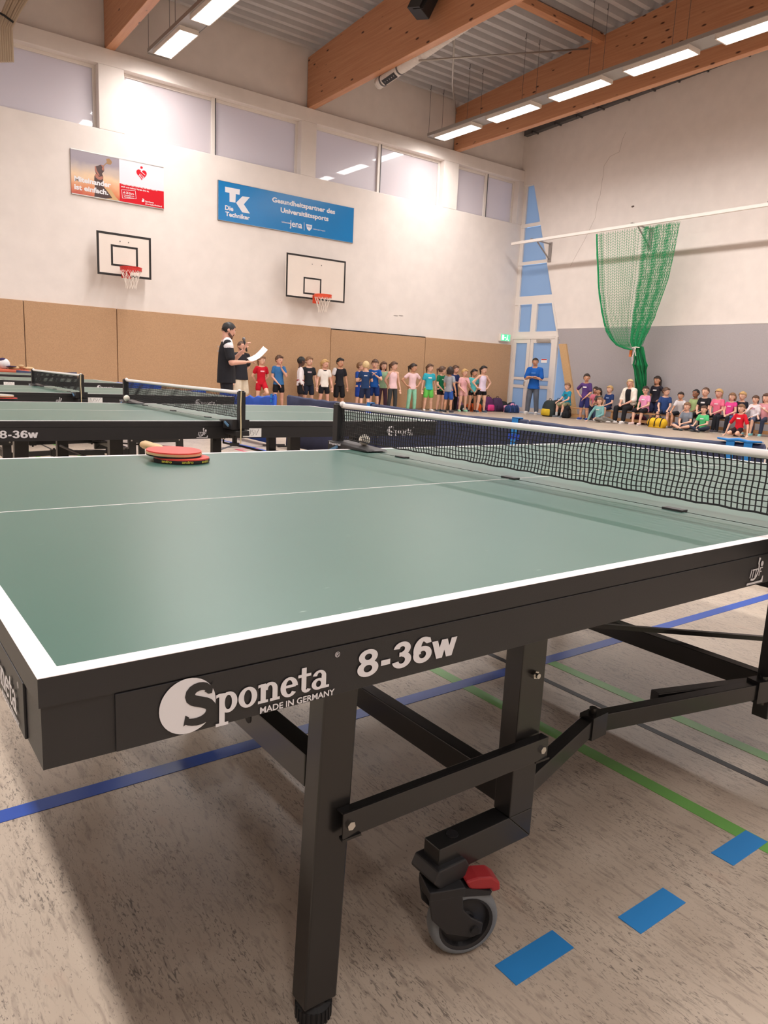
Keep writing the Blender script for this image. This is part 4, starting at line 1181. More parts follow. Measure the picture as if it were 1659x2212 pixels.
# ---- bats
def bat(name_label, loc, rz, tilt, red, edge_dark, z):
    t = thing('table_tennis_bat', name_label, 'bat', (loc[0], loc[1], z), rz)
    t.rotation_euler = (tilt, 0, rz)
    def outline(sc=1.0, n=40):
        P = []
        for k in range(n):
            a = 2*PI*k/n; r = 1.0
            x = .0755*math.sin(a)*sc; y = .079*math.cos(a)*sc
            P.append((x, y))
        return P
    def slab(z0, z1, sc):
        P = outline(sc); mb = MB(); mb.prism([(x, y, z0) for x, y in P], (0, 0, z1-z0)); return mb
    mk('blade', slab(.004, .010, 1.0), M_HANDLE if not edge_dark else M_RUBBER, t)
    mk('rubber', slab(0, .004, .985), M_RUBBER, t)
    mk('rubber', slab(.010, .014, .985), red, t)
    hd = MB(); P = []
    for y, w_, h in ((.055, .030, .009), (.075, .016, .016), (.09, .0135, .023), (.13, .013, .023), (.165, .0165, .025), (.172, .0150, .022)):
        for k in range(12):
            a = 2*PI*k/12; P.append((w_*math.cos(a), y, .007+h/2*math.sin(a)))
    hd.add(P, [(i*12+k, i*12+(k+1) % 12, (i+1)*12+(k+1) % 12, (i+1)*12+k) for i in range(5) for k in range(12)] + [list(range(12)), list(range(60, 72))])
    mk('handle', hd, M_HANDLE, t, smooth=True)
    return t
M_RUBR = mat('red_rubber', (216, 70, 62), .5)
M_YEL = mat('yellow_print', (214, 200, 70), .5)
BC = (.630, 1.355)
bt = bat('black-edged bat lying underneath the red bat on the foreground table', (BC[0]+.016, BC[1]-.012), .10, 0, M_RUBR, True, .7603)
vs, fs = text_mesh('andro', .02)
for a_ in (-1.85, -1.1, -2.6):
    mb = MB()
    for v in vs: pass
    x0 = min(v[0] for v in vs); x1 = max(v[0] for v in vs); y0_ = min(v[1] for v in vs); y1_ = max(v[1] for v in vs)
    P = []
    for v in vs:
        u = (v[0]-x0)/(x1-x0)-.5; aa = a_ + u*.40
        P.append((.0785*math.cos(aa)*.985, .0805*math.sin(aa), .0035+.007*(v[1]-y0_)/(y1_-y0_)))
    mb.add(P, fs); o = mk('edge_lettering', mb, M_YEL, bt)
bat('red bat with wooden handle lying on top of another bat on the foreground table', (BC[0], BC[1]+.006), .16, .03, M_RUBR, False, .7775)
p2 = at(8, 862, Z=.765)
bat('lower bat of the pair on the second table at the left edge', (p2.x, p2.y), -2.2+PI, 0, M_RUBR, True, .7603)
bat('upper bat of the pair on the second table, pale rubber side up', (p2.x-.015, p2.y+.02), .5, .03, mat('pale_rubber', (176, 168, 158), .6), False, .7775)

# ---- paper cards with handwriting stuck to the table sides
def card(label, x0, x1, y, z0, z1):
    t = thing('paper_card', label, 'paper', (x0, y-.004, z0), 0, 'paper cards on the table sides')
    mk('sheet', MB().box((0, 0, 0), (x1-x0, .0015, z1-z0)), M_PAPER, t)
    F = Flat((0, -.001, 0), (x1-x0, 0, 0), (0, 0, z1-z0))
    F.stroke([(.18,.85),(.20,.3),(.28,.15),(.38,.35),(.42,.88)], .02).stroke([(.60,.80),(.52,.85),(.47,.65),(.60,.45),(.55,.2),(.44,.18)], .02).stroke([(.64,.8),(.70,.2),(.86,.92)], .02)
    mk('handwriting', F.mb, M_INK, t)
a_, b_ = at(524, 944, Y=2.785), at(564, 925, Y=2.785)
card('white paper card with handwritten USV on the second table', a_.x, b_.x, 2.785, a_.z, b_.z)
a_, b_ = at(190, 869, Y=5.62), at(221, 859, Y=5.62)
card('white paper card on the side of the third table', a_.x, b_.x, 5.62, a_.z, b_.z)
a_, b_ = at(8, 831, Y=8.75), at(31, 825.5, Y=8.75)
card('white paper card on the side of the fourth table', a_.x, b_.x, 8.75, a_.z, b_.z)

# ================================================================== PEOPLE
def V3(*a): return Vector(a)
SKIN = {'fair': (226, 178, 154), 'tan': (205, 152, 122), 'dark': (92, 62, 50), 'brown': (150, 102, 78), 'pink': (222, 168, 146)}
HAIRC = {'brown': (88, 62, 46), 'dark': (48, 36, 31), 'black': (26, 22, 22), 'blond': (196, 158, 104), 'lblond': (216, 188, 140), 'lbrown': (128, 94, 66)}
M_EYE = mat('eye_dark', (40, 28, 24), .3); M_EYEW = mat('eye_white', (232, 226, 222), .3); M_LIP = mat('lips', (178, 96, 88), .5)
EYE = [None]
ARMS = {  # (elbow, wrist, hand direction) offsets in units of height, x outward, y forward negative
 'down':  ((.045, .015, -.165), (.068, -.03, -.305), (-.05, -.15, -1)),
 'front': ((.035, -.01, -.165), (-.05, -.095, -.275), (-.6, -.3, -.6)),
 'hips':  ((.125, .035, -.12), (.035, -.01, -.235), (-.9, -.4, -.3)),
 'cross': ((.035, -.035, -.16), (-.115, -.125, -.135), (-1, -.1, .15)),
 'lap':   ((.035, -.03, -.16), (-.045, -.15, -.235), (-.5, -.6, -.3)),
 'knees': ((.03, -.06, -.155), (.0, -.195, -.215), (-.1, -.8, -.4)),
 'mouth': ((.03, -.075, -.14), (-.075, -.125, -.01), (-.2, -.1, .9)),
 'chest': ((.045, -.045, -.15), (-.06, -.13, -.075), (-.6, -.2, .6)),
 'back':  ((.06, .06, -.15), (-.02, .09, -.25), (-.8, .2, -.2)),
 'lean':  ((.07, .06, -.16), (.10, .09, -.31), (.2, .3, -.9)),
 'floor': ((.10, -.03, -.165), (.135, -.075, -.315), (.2, -.8, -.4)),
 'thigh': ((.06, -.03, -.16), (.04, -.12, -.285), (-.1, -.8, -.5)),
 'mic':   ((.05, -.075, -.15), (.0, -.17, -.045), (-.3, -.3, .7)),
 'paper': ((.045, -.03, -.165), (-.02, -.16, -.155), (-.3, -.9, .15)),
}
def remesh(o, voxel, smooth=4, solid=True):
    m = o.modifiers.new('remesh', 'REMESH'); m.mode = 'VOXEL'; m.voxel_size = voxel; m.use_smooth_shade = True
    s_ = o.modifiers.new('smooth', 'SMOOTH'); s_.iterations = smooth; s_.factor = .5
def person(label, x, y, H, yaw=0.0, legs='stand', arms=('down', 'down'), skin='fair', hair=('short', 'brown'), shirt=(60, 90, 160), sleeve=.5,
           bottom=((30, 30, 34), .55), shoes=(60, 60, 66), adult=False, head_turn=0.0, nod=0.0, lean=0.0, side=0.0, seat=.33, z=0.0, group='children in the hall',
           sticker=False, socks=None, belly=1.0, vox=None, extra=None, cat='person', hem=0.0, spread=1.0, armskin=True):
    root = thing('person', label, cat, (x, y, z), yaw, group)
    u = H if adult else H
    hh = H/7.3 if adult else H/5.95
    lf = 1.0 if adult else .90          # limb thickness
    sk = mat('skin_'+skin, SKIN[skin], .55, noise=.04, nscale=12)
    vox = vox or (.011 if not adult else .012)
    # ---- joints
    thigh, shin = .235*u, .225*u
    hx = .052*u
    K, A = {}, {}
    if legs == 'stand' or legs == 'bent':
        pz = .50*u
        P = V3(0, 0, pz)
        for s_ in (-1, 1):
            K[s_] = V3(s_*(.052+.012*spread)*u, -.012*u, .272*u); A[s_] = V3(s_*(.052+.024*spread)*u, .012*u, .05*u)
        if legs == 'bent':
            K[1] = V3(.06*u, -.17*u, .315*u); A[1] = V3(.055*u, .05*u, .27*u)
    elif legs == 'sit':
        pz = seat + .075*u; P = V3(0, 0, pz)
        for s_ in (-1, 1):
            K[s_] = V3(s_*(.07+.03*spread)*u, -.225*u, max(seat+.035*u, .27*u)); A[s_] = V3(s_*(.06+.03*spread)*u, -.225*u-.01*u, .05*u)
    elif legs == 'cross':
        pz = .085*u; P = V3(0, 0, pz)
        for s_ in (-1, 1):
            K[s_] = V3(s_*.205*u, -.15*u, .105*u); A[s_] = V3(-s_*.035*u, -.235*u + s_*.03*u, .045*u)
    elif legs == 'kneel':
        pz = .16*u; P = V3(0, .02*u, pz)
        for s_ in (-1, 1):
            K[s_] = V3(s_*.085*u, -.205*u, .065*u); A[s_] = V3(s_*.075*u, .03*u, .04*u)
    elif legs == 'side':
        pz = .085*u; P = V3(0, 0, pz)
        K[-1] = V3(.10*u, -.20*u, .085*u); A[-1] = V3(.26*u, -.10*u, .05*u)
        K[1] = V3(.22*u, -.13*u, .115*u); A[1] = V3(.36*u, .03*u, .05*u)
    sd = V3(math.sin(side), -math.sin(lean), math.cos(lean)*math.cos(side)).normalized()
    tk_ = 1.0 if adult else .92
    CH = P + sd*.205*u*tk_; NK = P + sd*.315*u*tk_
    SH = {}
    sw = (.108 if adult else .090)*u
    for s_ in (-1, 1): SH[s_] = P + sd*.283*u*tk_ + V3(s_*sw, 0, 0)
    HC = NK + sd*.025*u + V3(0, -.012*u - .02*u*math.sin(nod), hh*.52)
    hm = Matrix.Rotation(head_turn, 3, 'Z') @ Matrix.Rotation(nod, 3, 'X')
    Eb, Wr, Hd = {}, {}, {}
    for s_, nm in ((1, arms[0]), (-1, arms[1])):
        e, w_, hd = ARMS[nm]
        f = lambda q: SH[s_] + V3(q[0]*s_, q[1], q[2])*u
        Eb[s_], Wr[s_] = f(e), f(w_); Hd[s_] = V3(hd[0]*s_, hd[1], hd[2]).normalized()
        if nm == 'floor': Wr[s_].z = .035*u; Eb[s_].z = (SH[s_].z + Wr[s_].z)/2
        if nm in ('lap', 'knees', 'thigh') and legs in ('sit', 'cross', 'kneel'):
            Wr[s_].z = max(Wr[s_].z, (K[1].z + P.z)/2 + .055*u)
    # ---- body
    b = MB()
    b.ell(HC + hm @ V3(0, .004*u, .06*hh), (.385*hh, .455*hh, .44*hh), hm, 16, 12)
    b.ell(HC + hm @ V3(0, -.06*hh, -.22*hh), (.29*hh, .34*hh, .28*hh), hm, 14, 10)
    b.cap(HC + hm @ V3(0, -.43*hh, .02*hh), HC + hm @ V3(0, -.475*hh, -.12*hh), .03*hh, .052*hh, 8)
    for s_ in (-1, 1): b.ell(HC + hm @ V3(s_*.39*hh, .03*hh, -.02*hh), (.05*hh, .08*hh, .12*hh), hm, 8, 6)
    b.cap(NK - sd*.03*u, HC + V3(0, .02*u, -.25*hh), .036*u*(1.12 if adult else 1), .033*u*(1.12 if adult else 1))
    kf = 1.0 if adult else .90
    def torso(mb, q, lo, hi_shoulder=True):
        # stacked ellipses from the hips to the base of the neck
        g = belly
        prof = [(-.03, .082*(.5+.5*g), .064*(.5+.5*g)), (.03, .083*g, .066*g), (.10, .080*g, .064*g), (.16, .085*(.5+.5*g), .066*(.5+.5*g)), (.21, .092, .068), (.255, .094, .060), (.285, .082, .048), (.312, .046, .040), (.33, .036, .036)]
        mb.loft([(P + sd*t*u*tk_, a*u*q*kf, c*u*q*kf) for t, a, c in prof if t >= lo])
    torso(b, .93, -.1)
    b.cap(P + V3(-.04*u, 0, -.01*u), P + V3(.04*u, 0, -.01*u), .060*u*kf)
    for s_ in (-1, 1):
        b.cap(NK*.5+SH[s_]*.5, SH[s_], .03*u, .036*u)
        b.cap(SH[s_], Eb[s_], .034*u*lf, .027*u*lf); b.cap(Eb[s_], Wr[s_], .027*u*lf, .0175*u*lf)
        # hand: palm, four fingers, thumb
        d = Hd[s_]; sidev = d.cross(V3(0, 0, 1))
        if sidev.length < .2: sidev = d.cross(V3(0, 1, 0))
        sidev.normalize(); nrm = sidev.cross(d)
        pc = Wr[s_] + d*.038*u
        pm = Matrix((sidev, d, nrm)).transposed()
        b.ell(pc, (.024*u, .034*u, .0125*u), pm, 10, 8)
        for q, ln in ((-.017, .034), (-.006, .040), (.006, .038), (.017, .030)):
            f0 = pc + d*.026*u + sidev*q*u
            f1 = f0 + d*ln*.55*u - nrm*.006*u; f2 = f1 + d*ln*.4*u - nrm*.016*u
            b.cap(f0, f1, .0068*u, .0062*u, 6); b.cap(f1, f2, .0062*u, .0055*u, 6)
        th = pc - d*.012*u + sidev*.018*u*(-s_)
        b.cap(th, th + (d*.6 - sidev*s_*.7).normalized()*.032*u, .0078*u, .0062*u, 6)
        hp = P + V3(s_*hx, 0, -.01*u)
        b.cap(hp, K[s_], .056*u*lf, .039*u*lf); b.cap(K[s_], K[s_]*.6+A[s_]*.4 + V3(0, .010*u if legs in ('stand', 'sit', 'bent') else 0, 0), .038*u*lf, .036*u*lf); b.cap(K[s_]*.6+A[s_]*.4, A[s_], .035*u*lf, .023*u*lf)
        if legs in ('kneel',): fd = V3(0, .9, -.2)
        elif legs == 'cross': fd = V3(-s_*.8, -.5, 0)
        elif legs == 'side': fd = V3(.8, .4, 0)
        elif legs == 'bent' and s_ == 1: fd = V3(0, .35, -.9)
        else: fd = V3(s_*.18, -1, 0)
        fd = fd.normalized(); K['f%d' % s_] = fd
        b.cap(A[s_] + V3(0, 0, -.012*u), A[s_] + fd*.085*u + V3(0, 0, -.026*u), .022*u, .016*u, 8)
    body = mk('body', b, sk, root); remesh(body, vox)
    # ---- face
    if EYE[0] is None:
        e = MB(); e.cur = 0; e.ell((0, 0, 0), (1, .5, .62), nu=10, nv=6); e.cur = 1; e.ell((0, -.32, 0), (.55, .3, .56), nu=10, nv=6)
        EYE[0] = mk('eye', e, [M_EYEW, M_EYE], None, smooth=True); EYE[0].name = 'eye'
        MO_ = MB().ell((0, 0, 0), (1, .35, .34), nu=10, nv=6); EYE.append(mk('mouth', MO_, M_LIP, None, smooth=True))
        EYE.append(True)
    for s_ in (-1, 1):
        src = EYE[0]
        if EYE[2]: e = src; EYE[2] = False; e.parent = body
        else: e = src.copy(); COL.objects.link(e); e.parent = body
        e.location = HC + hm @ V3(s_*.165*hh, -.415*hh, .02*hh); e.rotation_euler = hm.to_euler(); e.scale = (.056*hh,)*3
    mo = EYE[1] if len(EYE) == 3 else EYE[1].copy()
    if len(EYE) == 3: EYE.append(1)
    else: COL.objects.link(mo)
    mo.parent = body; mo.location = HC + hm @ V3(0, -.402*hh, -.265*hh); mo.rotation_euler = hm.to_euler(); mo.scale = (.11*hh,)*3
    # ---- hair
    if hair:
        st, hcn = hair
        hmat = mat('hair_'+hcn, HAIRC[hcn], .55, noise=.22, nscale=45)
        hb = MB()
        nu, nv = 26, 18; V = []; idx = {}
        def hr_(vec): return HC + hm @ vec
        for j in range(nv+1):
            t = PI*j/nv
            for i in range(nu):
                p = 2*PI*i/nu
                n_ = V3(math.sin(t)*math.cos(p), math.sin(t)*math.sin(p), math.cos(t))
                k_ = 1 + .025*math.sin(p*9+j*2.1) + .02*math.sin(p*5+j)
                cs_ = .955 if st in ('buzz', 'crop') else 1.0
                V.append(hr_(V3(n_.x*.43*hh*k_*cs_, .012*hh + n_.y*.495*hh*k_*cs_, .075*hh + n_.z*.475*hh*k_*cs_)))
                idx[(j, i)] = n_
        F = []
        for j in range(nv):
            for i in range(nu):
                n_ = idx[(j, i)]
                front = -n_.y
                lim = .40 + (.10 if st in ('buzz', 'crop') else 0) if front > .45 else (.16 if front > .12 else (-.12 - (.30 if front < -.1 else 0) if front > -.35 else -.62))
                if st in ('long', 'bob') and front < .12: lim = -.75
                if n_.z > lim: F.append((j*nu+i, j*nu+(i+1) % nu, (j+1)*nu+(i+1) % nu, (j+1)*nu+i))
        hb.add(V, F)
        # fringe and brows
        if st not in ('buzz', 'crop'):
            for q in range(7):
                a = (q-3)*.2
                hb.cap(hr_(V3(math.sin(a)*.36*hh, -.40*hh*math.cos(a), .36*hh)), hr_(V3(math.sin(a+.12)*.40*hh, -.45*hh*math.cos(a), .27*hh)), .055*hh, .03*hh, 6)
        for s_ in (-1, 1): hb.cap(hr_(V3(s_*.09*hh, -.44*hh, .115*hh)), hr_(V3(s_*.24*hh, -.395*hh, .12*hh)), .011*hh, .007*hh, 5)
        if st == 'long':
            for q in range(15):
                a = PI*(.02 + .96*q/14)
                r0 = hr_(V3(math.cos(a)*.40*hh, .06*hh+math.sin(a)*.38*hh, .05*hh))
                hb.cap(r0, NK + V3(math.cos(a)*.062*u, .03*u+math.sin(a)*.055*u, -.045*u + .01*u*math.sin(q*2)), .10*hh, .05*hh, 7)
        elif st == 'bob':
            for q in range(13):
                a = PI*(.0 + q/12)
                hb.cap(hr_(V3(math.cos(a)*.41*hh, .05*hh+math.sin(a)*.38*hh, .05*hh)), hr_(V3(math.cos(a)*.40*hh, .06*hh+math.sin(a)*.36*hh, -.42*hh)), .09*hh, .06*hh, 7)
        elif st == 'pony':
            hb.cap(hr_(V3(0, .47*hh, .22*hh)), hr_(V3(0, .66*hh, .10*hh)), .10*hh, .12*hh); hb.cap(hr_(V3(0, .66*hh, .1*hh)), hr_(V3(.06*hh, .64*hh, -.55*hh)), .12*hh, .05*hh)
        elif st == 'bun':
            hb.ell(hr_(V3(0, .38*hh, .48*hh)), .17*hh)
        mk('hair', hb, hmat, root, smooth=True)
    # ---- shirt
    sm = cloth(shirt); sb = MB(); g_ = belly
    prof = [(-.050 + hem, .114*(.6+.4*g_), .080*(.5+.5*g_)), (.0, .106*(.5+.5*g_), .076*(.4+.6*g_)), (.05, .093*g_, .071*g_), (.10, .085*g_, .068*g_), (.16, .090*(.5+.5*g_), .070*(.5+.5*g_)), (.21, .096, .072), (.255, .098, .064), (.288, .086, .052), (.306, .058, .046)]
    sb.loft([(P + sd*t*u*tk_, a*u*kf, c*u*kf) for t, a, c in prof])
    sb.cap(SH[-1]*.8+SH[1]*.2, SH[1]*.8+SH[-1]*.2, .034*u*kf)
    if sleeve > 0:
        for s_ in (-1, 1):
            sb.cap(NK*.45+SH[s_]*.55, SH[s_], .034*u*lf, .042*u*lf)
            if sleeve <= 1: sb.cap(SH[s_], SH[s_].lerp(Eb[s_], sleeve), .042*u*lf, .043*u*lf)
            else: sb.cap(SH[s_], Eb[s_], .041*u*lf, .036*u*lf); sb.cap(Eb[s_], Eb[s_].lerp(Wr[s_], sleeve-1), .035*u*lf, .027*u*lf)
    so = mk('shirt', sb, sm, root); remesh(so, vox*1.1, 3)
    if sticker:
        stc = sticker if isinstance(sticker, tuple) else (240, 236, 236)
        c_ = CH + sd*.015*u + V3(.0, -.069*u*kf, 0)
        mk('chest_print', MB().obox(c_, (.075*u, .014, .026*u), (lean, 0, .04)), mat('print_%d_%d_%d' % stc, stc, .7), so)
    # ---- trousers or shorts
    if bottom:
        bc_, ln = bottom; bm_ = cloth(bc_); tb = MB()
        tb.cap(P + V3(-.036*u, 0, -.018*u), P + V3(.036*u, 0, -.018*u), .063*u*kf*(.5+.5*g_))
        for s_ in (-1, 1):
            hp = P + V3(s_*hx, 0, -.01*u)
            if ln <= 1: tb.cap(hp*.92+P*.08, hp.lerp(K[s_], ln), .059*u*lf, .060*u*lf)
            else:
                slim = .80 if ln > 1.97 else 1.0
                tb.cap(hp*.92+P*.08, K[s_], .058*u*lf, .048*u*slim*lf); tb.cap(K[s_], K[s_].lerp(A[s_], ln-1), .047*u*slim*lf, .040*u*slim*lf)
        to = mk('trousers' if ln > 1 else 'shorts', tb, bm_, root); remesh(to, vox*1.1, 3)
    # ---- shoes
    for s_ in (-1, 1):
        fd = K['f%d' % s_]; a = A[s_]
        sh = MB(); yawf = math.atan2(-fd.x, fd.y)
        q = V3(0, 0, 1).rotation_difference(V3(0, 0, 1)).to_matrix()
        dirm = Matrix((fd.cross(V3(0, 0, 1)).normalized() if abs(fd.z) < .8 else V3(1, 0, 0), fd, V3(0, 0, 1))).transposed()
        if abs(fd.z) >= .8: dirm = Matrix((V3(1, 0, 0), fd, V3(1, 0, 0).cross(fd))).transposed()
        sh.ell(a + fd*.035*u + V3(0, 0, -.022*u) if abs(fd.z) < .5 else a + fd*.05*u, (.030*u, .080*u, .026*u), dirm, 12, 8)
        sh.ell(a + fd*(-.012*u) + V3(0, 0, -.012*u), (.027*u, .032*u, .034*u), dirm, 10, 8)
        so_ = mk('shoe', sh, mat('shoe_%d_%d_%d' % shoes, shoes, .6), root, smooth=True)
        if legs in ('stand', 'sit'):
            mk('sole', MB().obox(a + fd*.032*u + V3(0, 0, -.044*u), (.050*u, .150*u, .010*u), dirm), mat('sole_white', (226, 222, 220), .7), so_, bevel=.004)
        if socks:
            mk('sock', MB().cap(a + (K[s_]-a)*.06, a + (K[s_]-a)*.26, .029*u, .031*u), mat('sock_%d_%d_%d' % socks, socks, .85), root)
    if extra: extra(root, dict(P=P, CH=CH, NK=NK, HC=HC, SH=SH, Eb=Eb, Wr=Wr, Hd=Hd, K=K, A=A, u=u, hh=hh, sd=sd, hm=hm))
    return root

def stripe(zfrac, h, col, rad=.074):
    def f(root, J):
        u = J['u']; kf = .9; q = []
        for t in (.02, .075): q.append((J['P'].lerp(J['CH'], t/.205), .0895*u*kf, .0715*u*kf))
        mk('shirt_stripe', MB().loft(q, 24), cloth(col), root, smooth=True)
    return f
def stripe_old(zfrac, h, col, rad=.074):
    def f(root, J):
        c_ = J['P'].lerp(J['CH'], zfrac); u = J['u']
        mk('shirt_stripe', MB().cap(c_ + V3(-.05*u, -.004*u, 0), c_ + V3(.05*u, -.004*u, 0), rad*u, n=16), cloth(col), root)
    return f
def collar(col):
    def f(root, J):
        u = J['u']
        mk('collar', MB().lathe(J['NK'] + V3(0, -.005*u, -.005*u), J['sd'] + V3(0, -.25, 0), [(.046*u, -.012*u), (.049*u, -.004*u), (.040*u, .008*u), (.034*u, .006*u)], 16), cloth(col), root, smooth=True)
    return f
def multi(*fs):
    def f(root, J):
        for q in fs: q(root, J)
    return f
def glasses(root, J):
    hh, hm, HC = J['hh'], J['hm'], J['HC']; g_ = MB()
    for s_ in (-1, 1):
        g_.tube([HC + hm @ V3(s_*.17*hh + .09*hh*math.cos(t), -.47*hh, .02*hh + .075*hh*math.sin(t)) for t in [2*PI*k/12 for k in range(12)]], .012*hh, 5, True)
    g_.cap(HC + hm @ V3(-.07*hh, -.48*hh, .03*hh), HC + hm @ V3(.07*hh, -.48*hh, .03*hh), .01*hh, n=5)
    mk('glasses', g_, M_PLAST, root)
def beard(col, full=True):
    def f(root, J):
        hh, hm, HC = J['hh'], J['hm'], J['HC']; b = MB()
        for q in range(13):
            a = PI*(q/12)
            b.ell(HC + hm @ V3(math.cos(a)*.31*hh, -.08*hh - math.sin(a)*.29*hh, -.24*hh - .17*hh*math.sin(a)), (.055*hh, .06*hh, .10*hh), hm, 8, 6)
        b.cap(HC + hm @ V3(-.12*hh, -.41*hh, -.20*hh), HC + hm @ V3(.12*hh, -.41*hh, -.20*hh), .03*hh, n=6)
        mk('beard', b, mat('beard_%d' % col[0], col, .8, noise=.2, nscale=60), root, smooth=True)
    return f

GW = 'children lined up along the brown wall'; GE = 'children sitting along the end wall'
def wp(px, y): return at(px, 850, Y=y).x
def kid(label, px, y, top, **kw):
    p = at(px, top, Y=y)
    if abs(kw.get('yaw', 0)) < .8:          # most of them face the court, heads towards the speaker's right
        kw['yaw'] = kw.get('yaw', 0) - .38; kw['head_turn'] = kw.get('head_turn', 0) + .18
    return person(label, p.x, y, p.z, group=GW, **kw)
YK = 16.32
BLK = (32, 31, 36)
kid('girl in red shirt and red shorts, one foot against the brown wall', 565, YK, 767, legs='bent', yaw=.25, arms=('back', 'back'), hair=('pony', 'lbrown'), shirt=(196, 24, 44), bottom=((190, 24, 44), .5), shoes=(232, 226, 222), sticker=(240, 180, 190), head_turn=.2)
kid('boy in mid-blue shirt and black shorts with hand at his mouth', 603, YK, 766, yaw=.15, arms=('mouth', 'front'), hair=('short', 'brown'), shirt=(58, 112, 168), bottom=(BLK, .65), head_turn=.25, belly=1.1, skin='pink')
kid('boy in white, black and red striped jersey, turned to his neighbour', 650, YK-.25, 769, yaw=1.15, skin='dark', hair=('buzz', 'black'), shirt=(232, 224, 226), sleeve=1.7, bottom=(BLK, .7), head_turn=.3, extra=multi(stripe(.12, .03, (140, 34, 48), .0745), collar(BLK)))
kid('boy in black printed jersey beside the boy in striped jersey', 668, YK+.05, 769, yaw=.1, hair=('short', 'lbrown'), shirt=(38, 40, 46), bottom=((36, 40, 56), .8), sticker=(196, 170, 176), head_turn=.2)
kid('child with blond hair, white shirt with black cuffs and black shorts', 702, YK-.1, 775, yaw=.1, hair=('pony', 'blond'), shirt=(238, 230, 222), bottom=(BLK, .6), spread=1.6, skin='pink', head_turn=.35, extra=collar(BLK))
kid('boy in all black sports kit with white shoulder', 735, YK, 772, yaw=.1, hair=('short', 'black'), shirt=(34, 34, 40), bottom=((30, 30, 35), .95), head_turn=.2, skin='tan',
    extra=lambda r, J: mk('shoulder_patch', MB().cap(J['SH'][-1] + V3(-.012, -.008, .006), J['SH'][-1].lerp(J['Eb'][-1], .42) + V3(-.012, -.008, 0), .041*J['u']), cloth((226, 222, 224)), r))
kid('boy in royal blue with arms crossed, partly behind a blond boy', 778, YK+.05, 781, yaw=.7, arms=('cross', 'cross'), hair=('short', 'lbrown'), shirt=(34, 70, 150), bottom=((34, 66, 156), .8), head_turn=.2)
kid('blond boy in navy shirt seen from behind', 791, YK-.55, 779, yaw=2.6, arms=('chest', 'chest'), hair=('short', 'lblond'), shirt=(36, 62, 104), bottom=((36, 46, 76), .85), sticker=False,
    extra=lambda r, J: mk('back_print', MB().obox(J['CH'] + V3(0, .063*J['u'], .02*J['u']), (.09, .012, .03), (0, 0, 0)), mat('print_grey', (196, 200, 210), .7), r))
kid('tall boy in blue shirt and navy shorts holding his hands at his chest', 811, YK-.1, 775, yaw=-.35, arms=('chest', 'chest'), hair=('short', 'brown'), shirt=(26, 84, 162), bottom=((24, 50, 108), .75), nod=.2, head_turn=-.3)
kid('girl in pale green top and purple leggings by the wall', 829, YK+.12, 780, arms=('down', 'down'), hair=('long', 'brown'), shirt=(164, 200, 164), bottom=((92, 66, 84), 1.9))
kid('girl in sleeveless pink top and dark patterned leggings', 851, YK-.28, 780, arms=('down', 'back'), hair=('pony', 'brown'), shirt=(240, 204, 208), sleeve=0.0, bottom=((62, 64, 66), 1.95), head_turn=.3, yaw=.2)
kid('girl in pale pink shirt and mint trousers, hands on hips', 893, YK-.1, 784, arms=('hips', 'hips'), hair=('pony', 'dark'), shirt=(238, 204, 208), bottom=((150, 212, 182), 1.95), head_turn=.5, yaw=.1, skin='tan')
kid('girl in turquoise shirt and bright green shorts', 929, YK-.15, 785, hair=('pony', 'brown'), shirt=(58, 178, 200), bottom=((104, 196, 88), .75), shoes=(236, 232, 228), sticker=True, head_turn=.25)
kid('girl in dark green shirt and black shorts, hands joined in front', 955, YK-.3, 790, arms=('front', 'front'), hair=('pony', 'brown'), shirt=(24, 112, 74), bottom=(BLK, .4), shoes=(66, 82, 96), head_turn=.9, yaw=.5, sticker=(190, 220, 190))
kid('girl in navy shirt and black leggings behind the boy in grey', 984, YK+.15, 788, arms=('cross', 'cross'), hair=('pony', 'brown'), shirt=(42, 56, 104), bottom=((32, 33, 42), 1.95), yaw=.4, skin='pink')
kid('boy in grey shirt and blue striped shorts seen from the side', 973, YK-.75, 791, arms=('front', 'down'), hair=('bob', 'dark'), shirt=(158, 160, 168), bottom=((48, 86, 164), .75), yaw=1.9, skin='tan', head_turn=.3)
kid('girl in pink shirt and pink shorts with hands at her chest', 1004, YK-.25, 796, arms=('chest', 'front'), hair=('short', 'blond'), shirt=(230, 176, 180), bottom=((228, 176, 176), .4), shoes=(150, 216, 180), yaw=.1)
kid('small girl in aqua shirt and black shorts, hands joined', 1025, YK-.2, 796, arms=('front', 'front'), hair=('pony', 'black'), shirt=(98, 200, 204), bottom=(BLK, .35), sticker=True, skin='tan', head_turn=.2)
kid('girl in lilac sleeveless top and black shorts, hand on hip', 1045, YK-.5, 789, arms=('hips', 'hips'), hair=('pony', 'black'), shirt=(222, 206, 226), sleeve=0.0, bottom=((26, 25, 30), .4), shoes=(64, 84, 100), yaw=.15, spread=1.4)

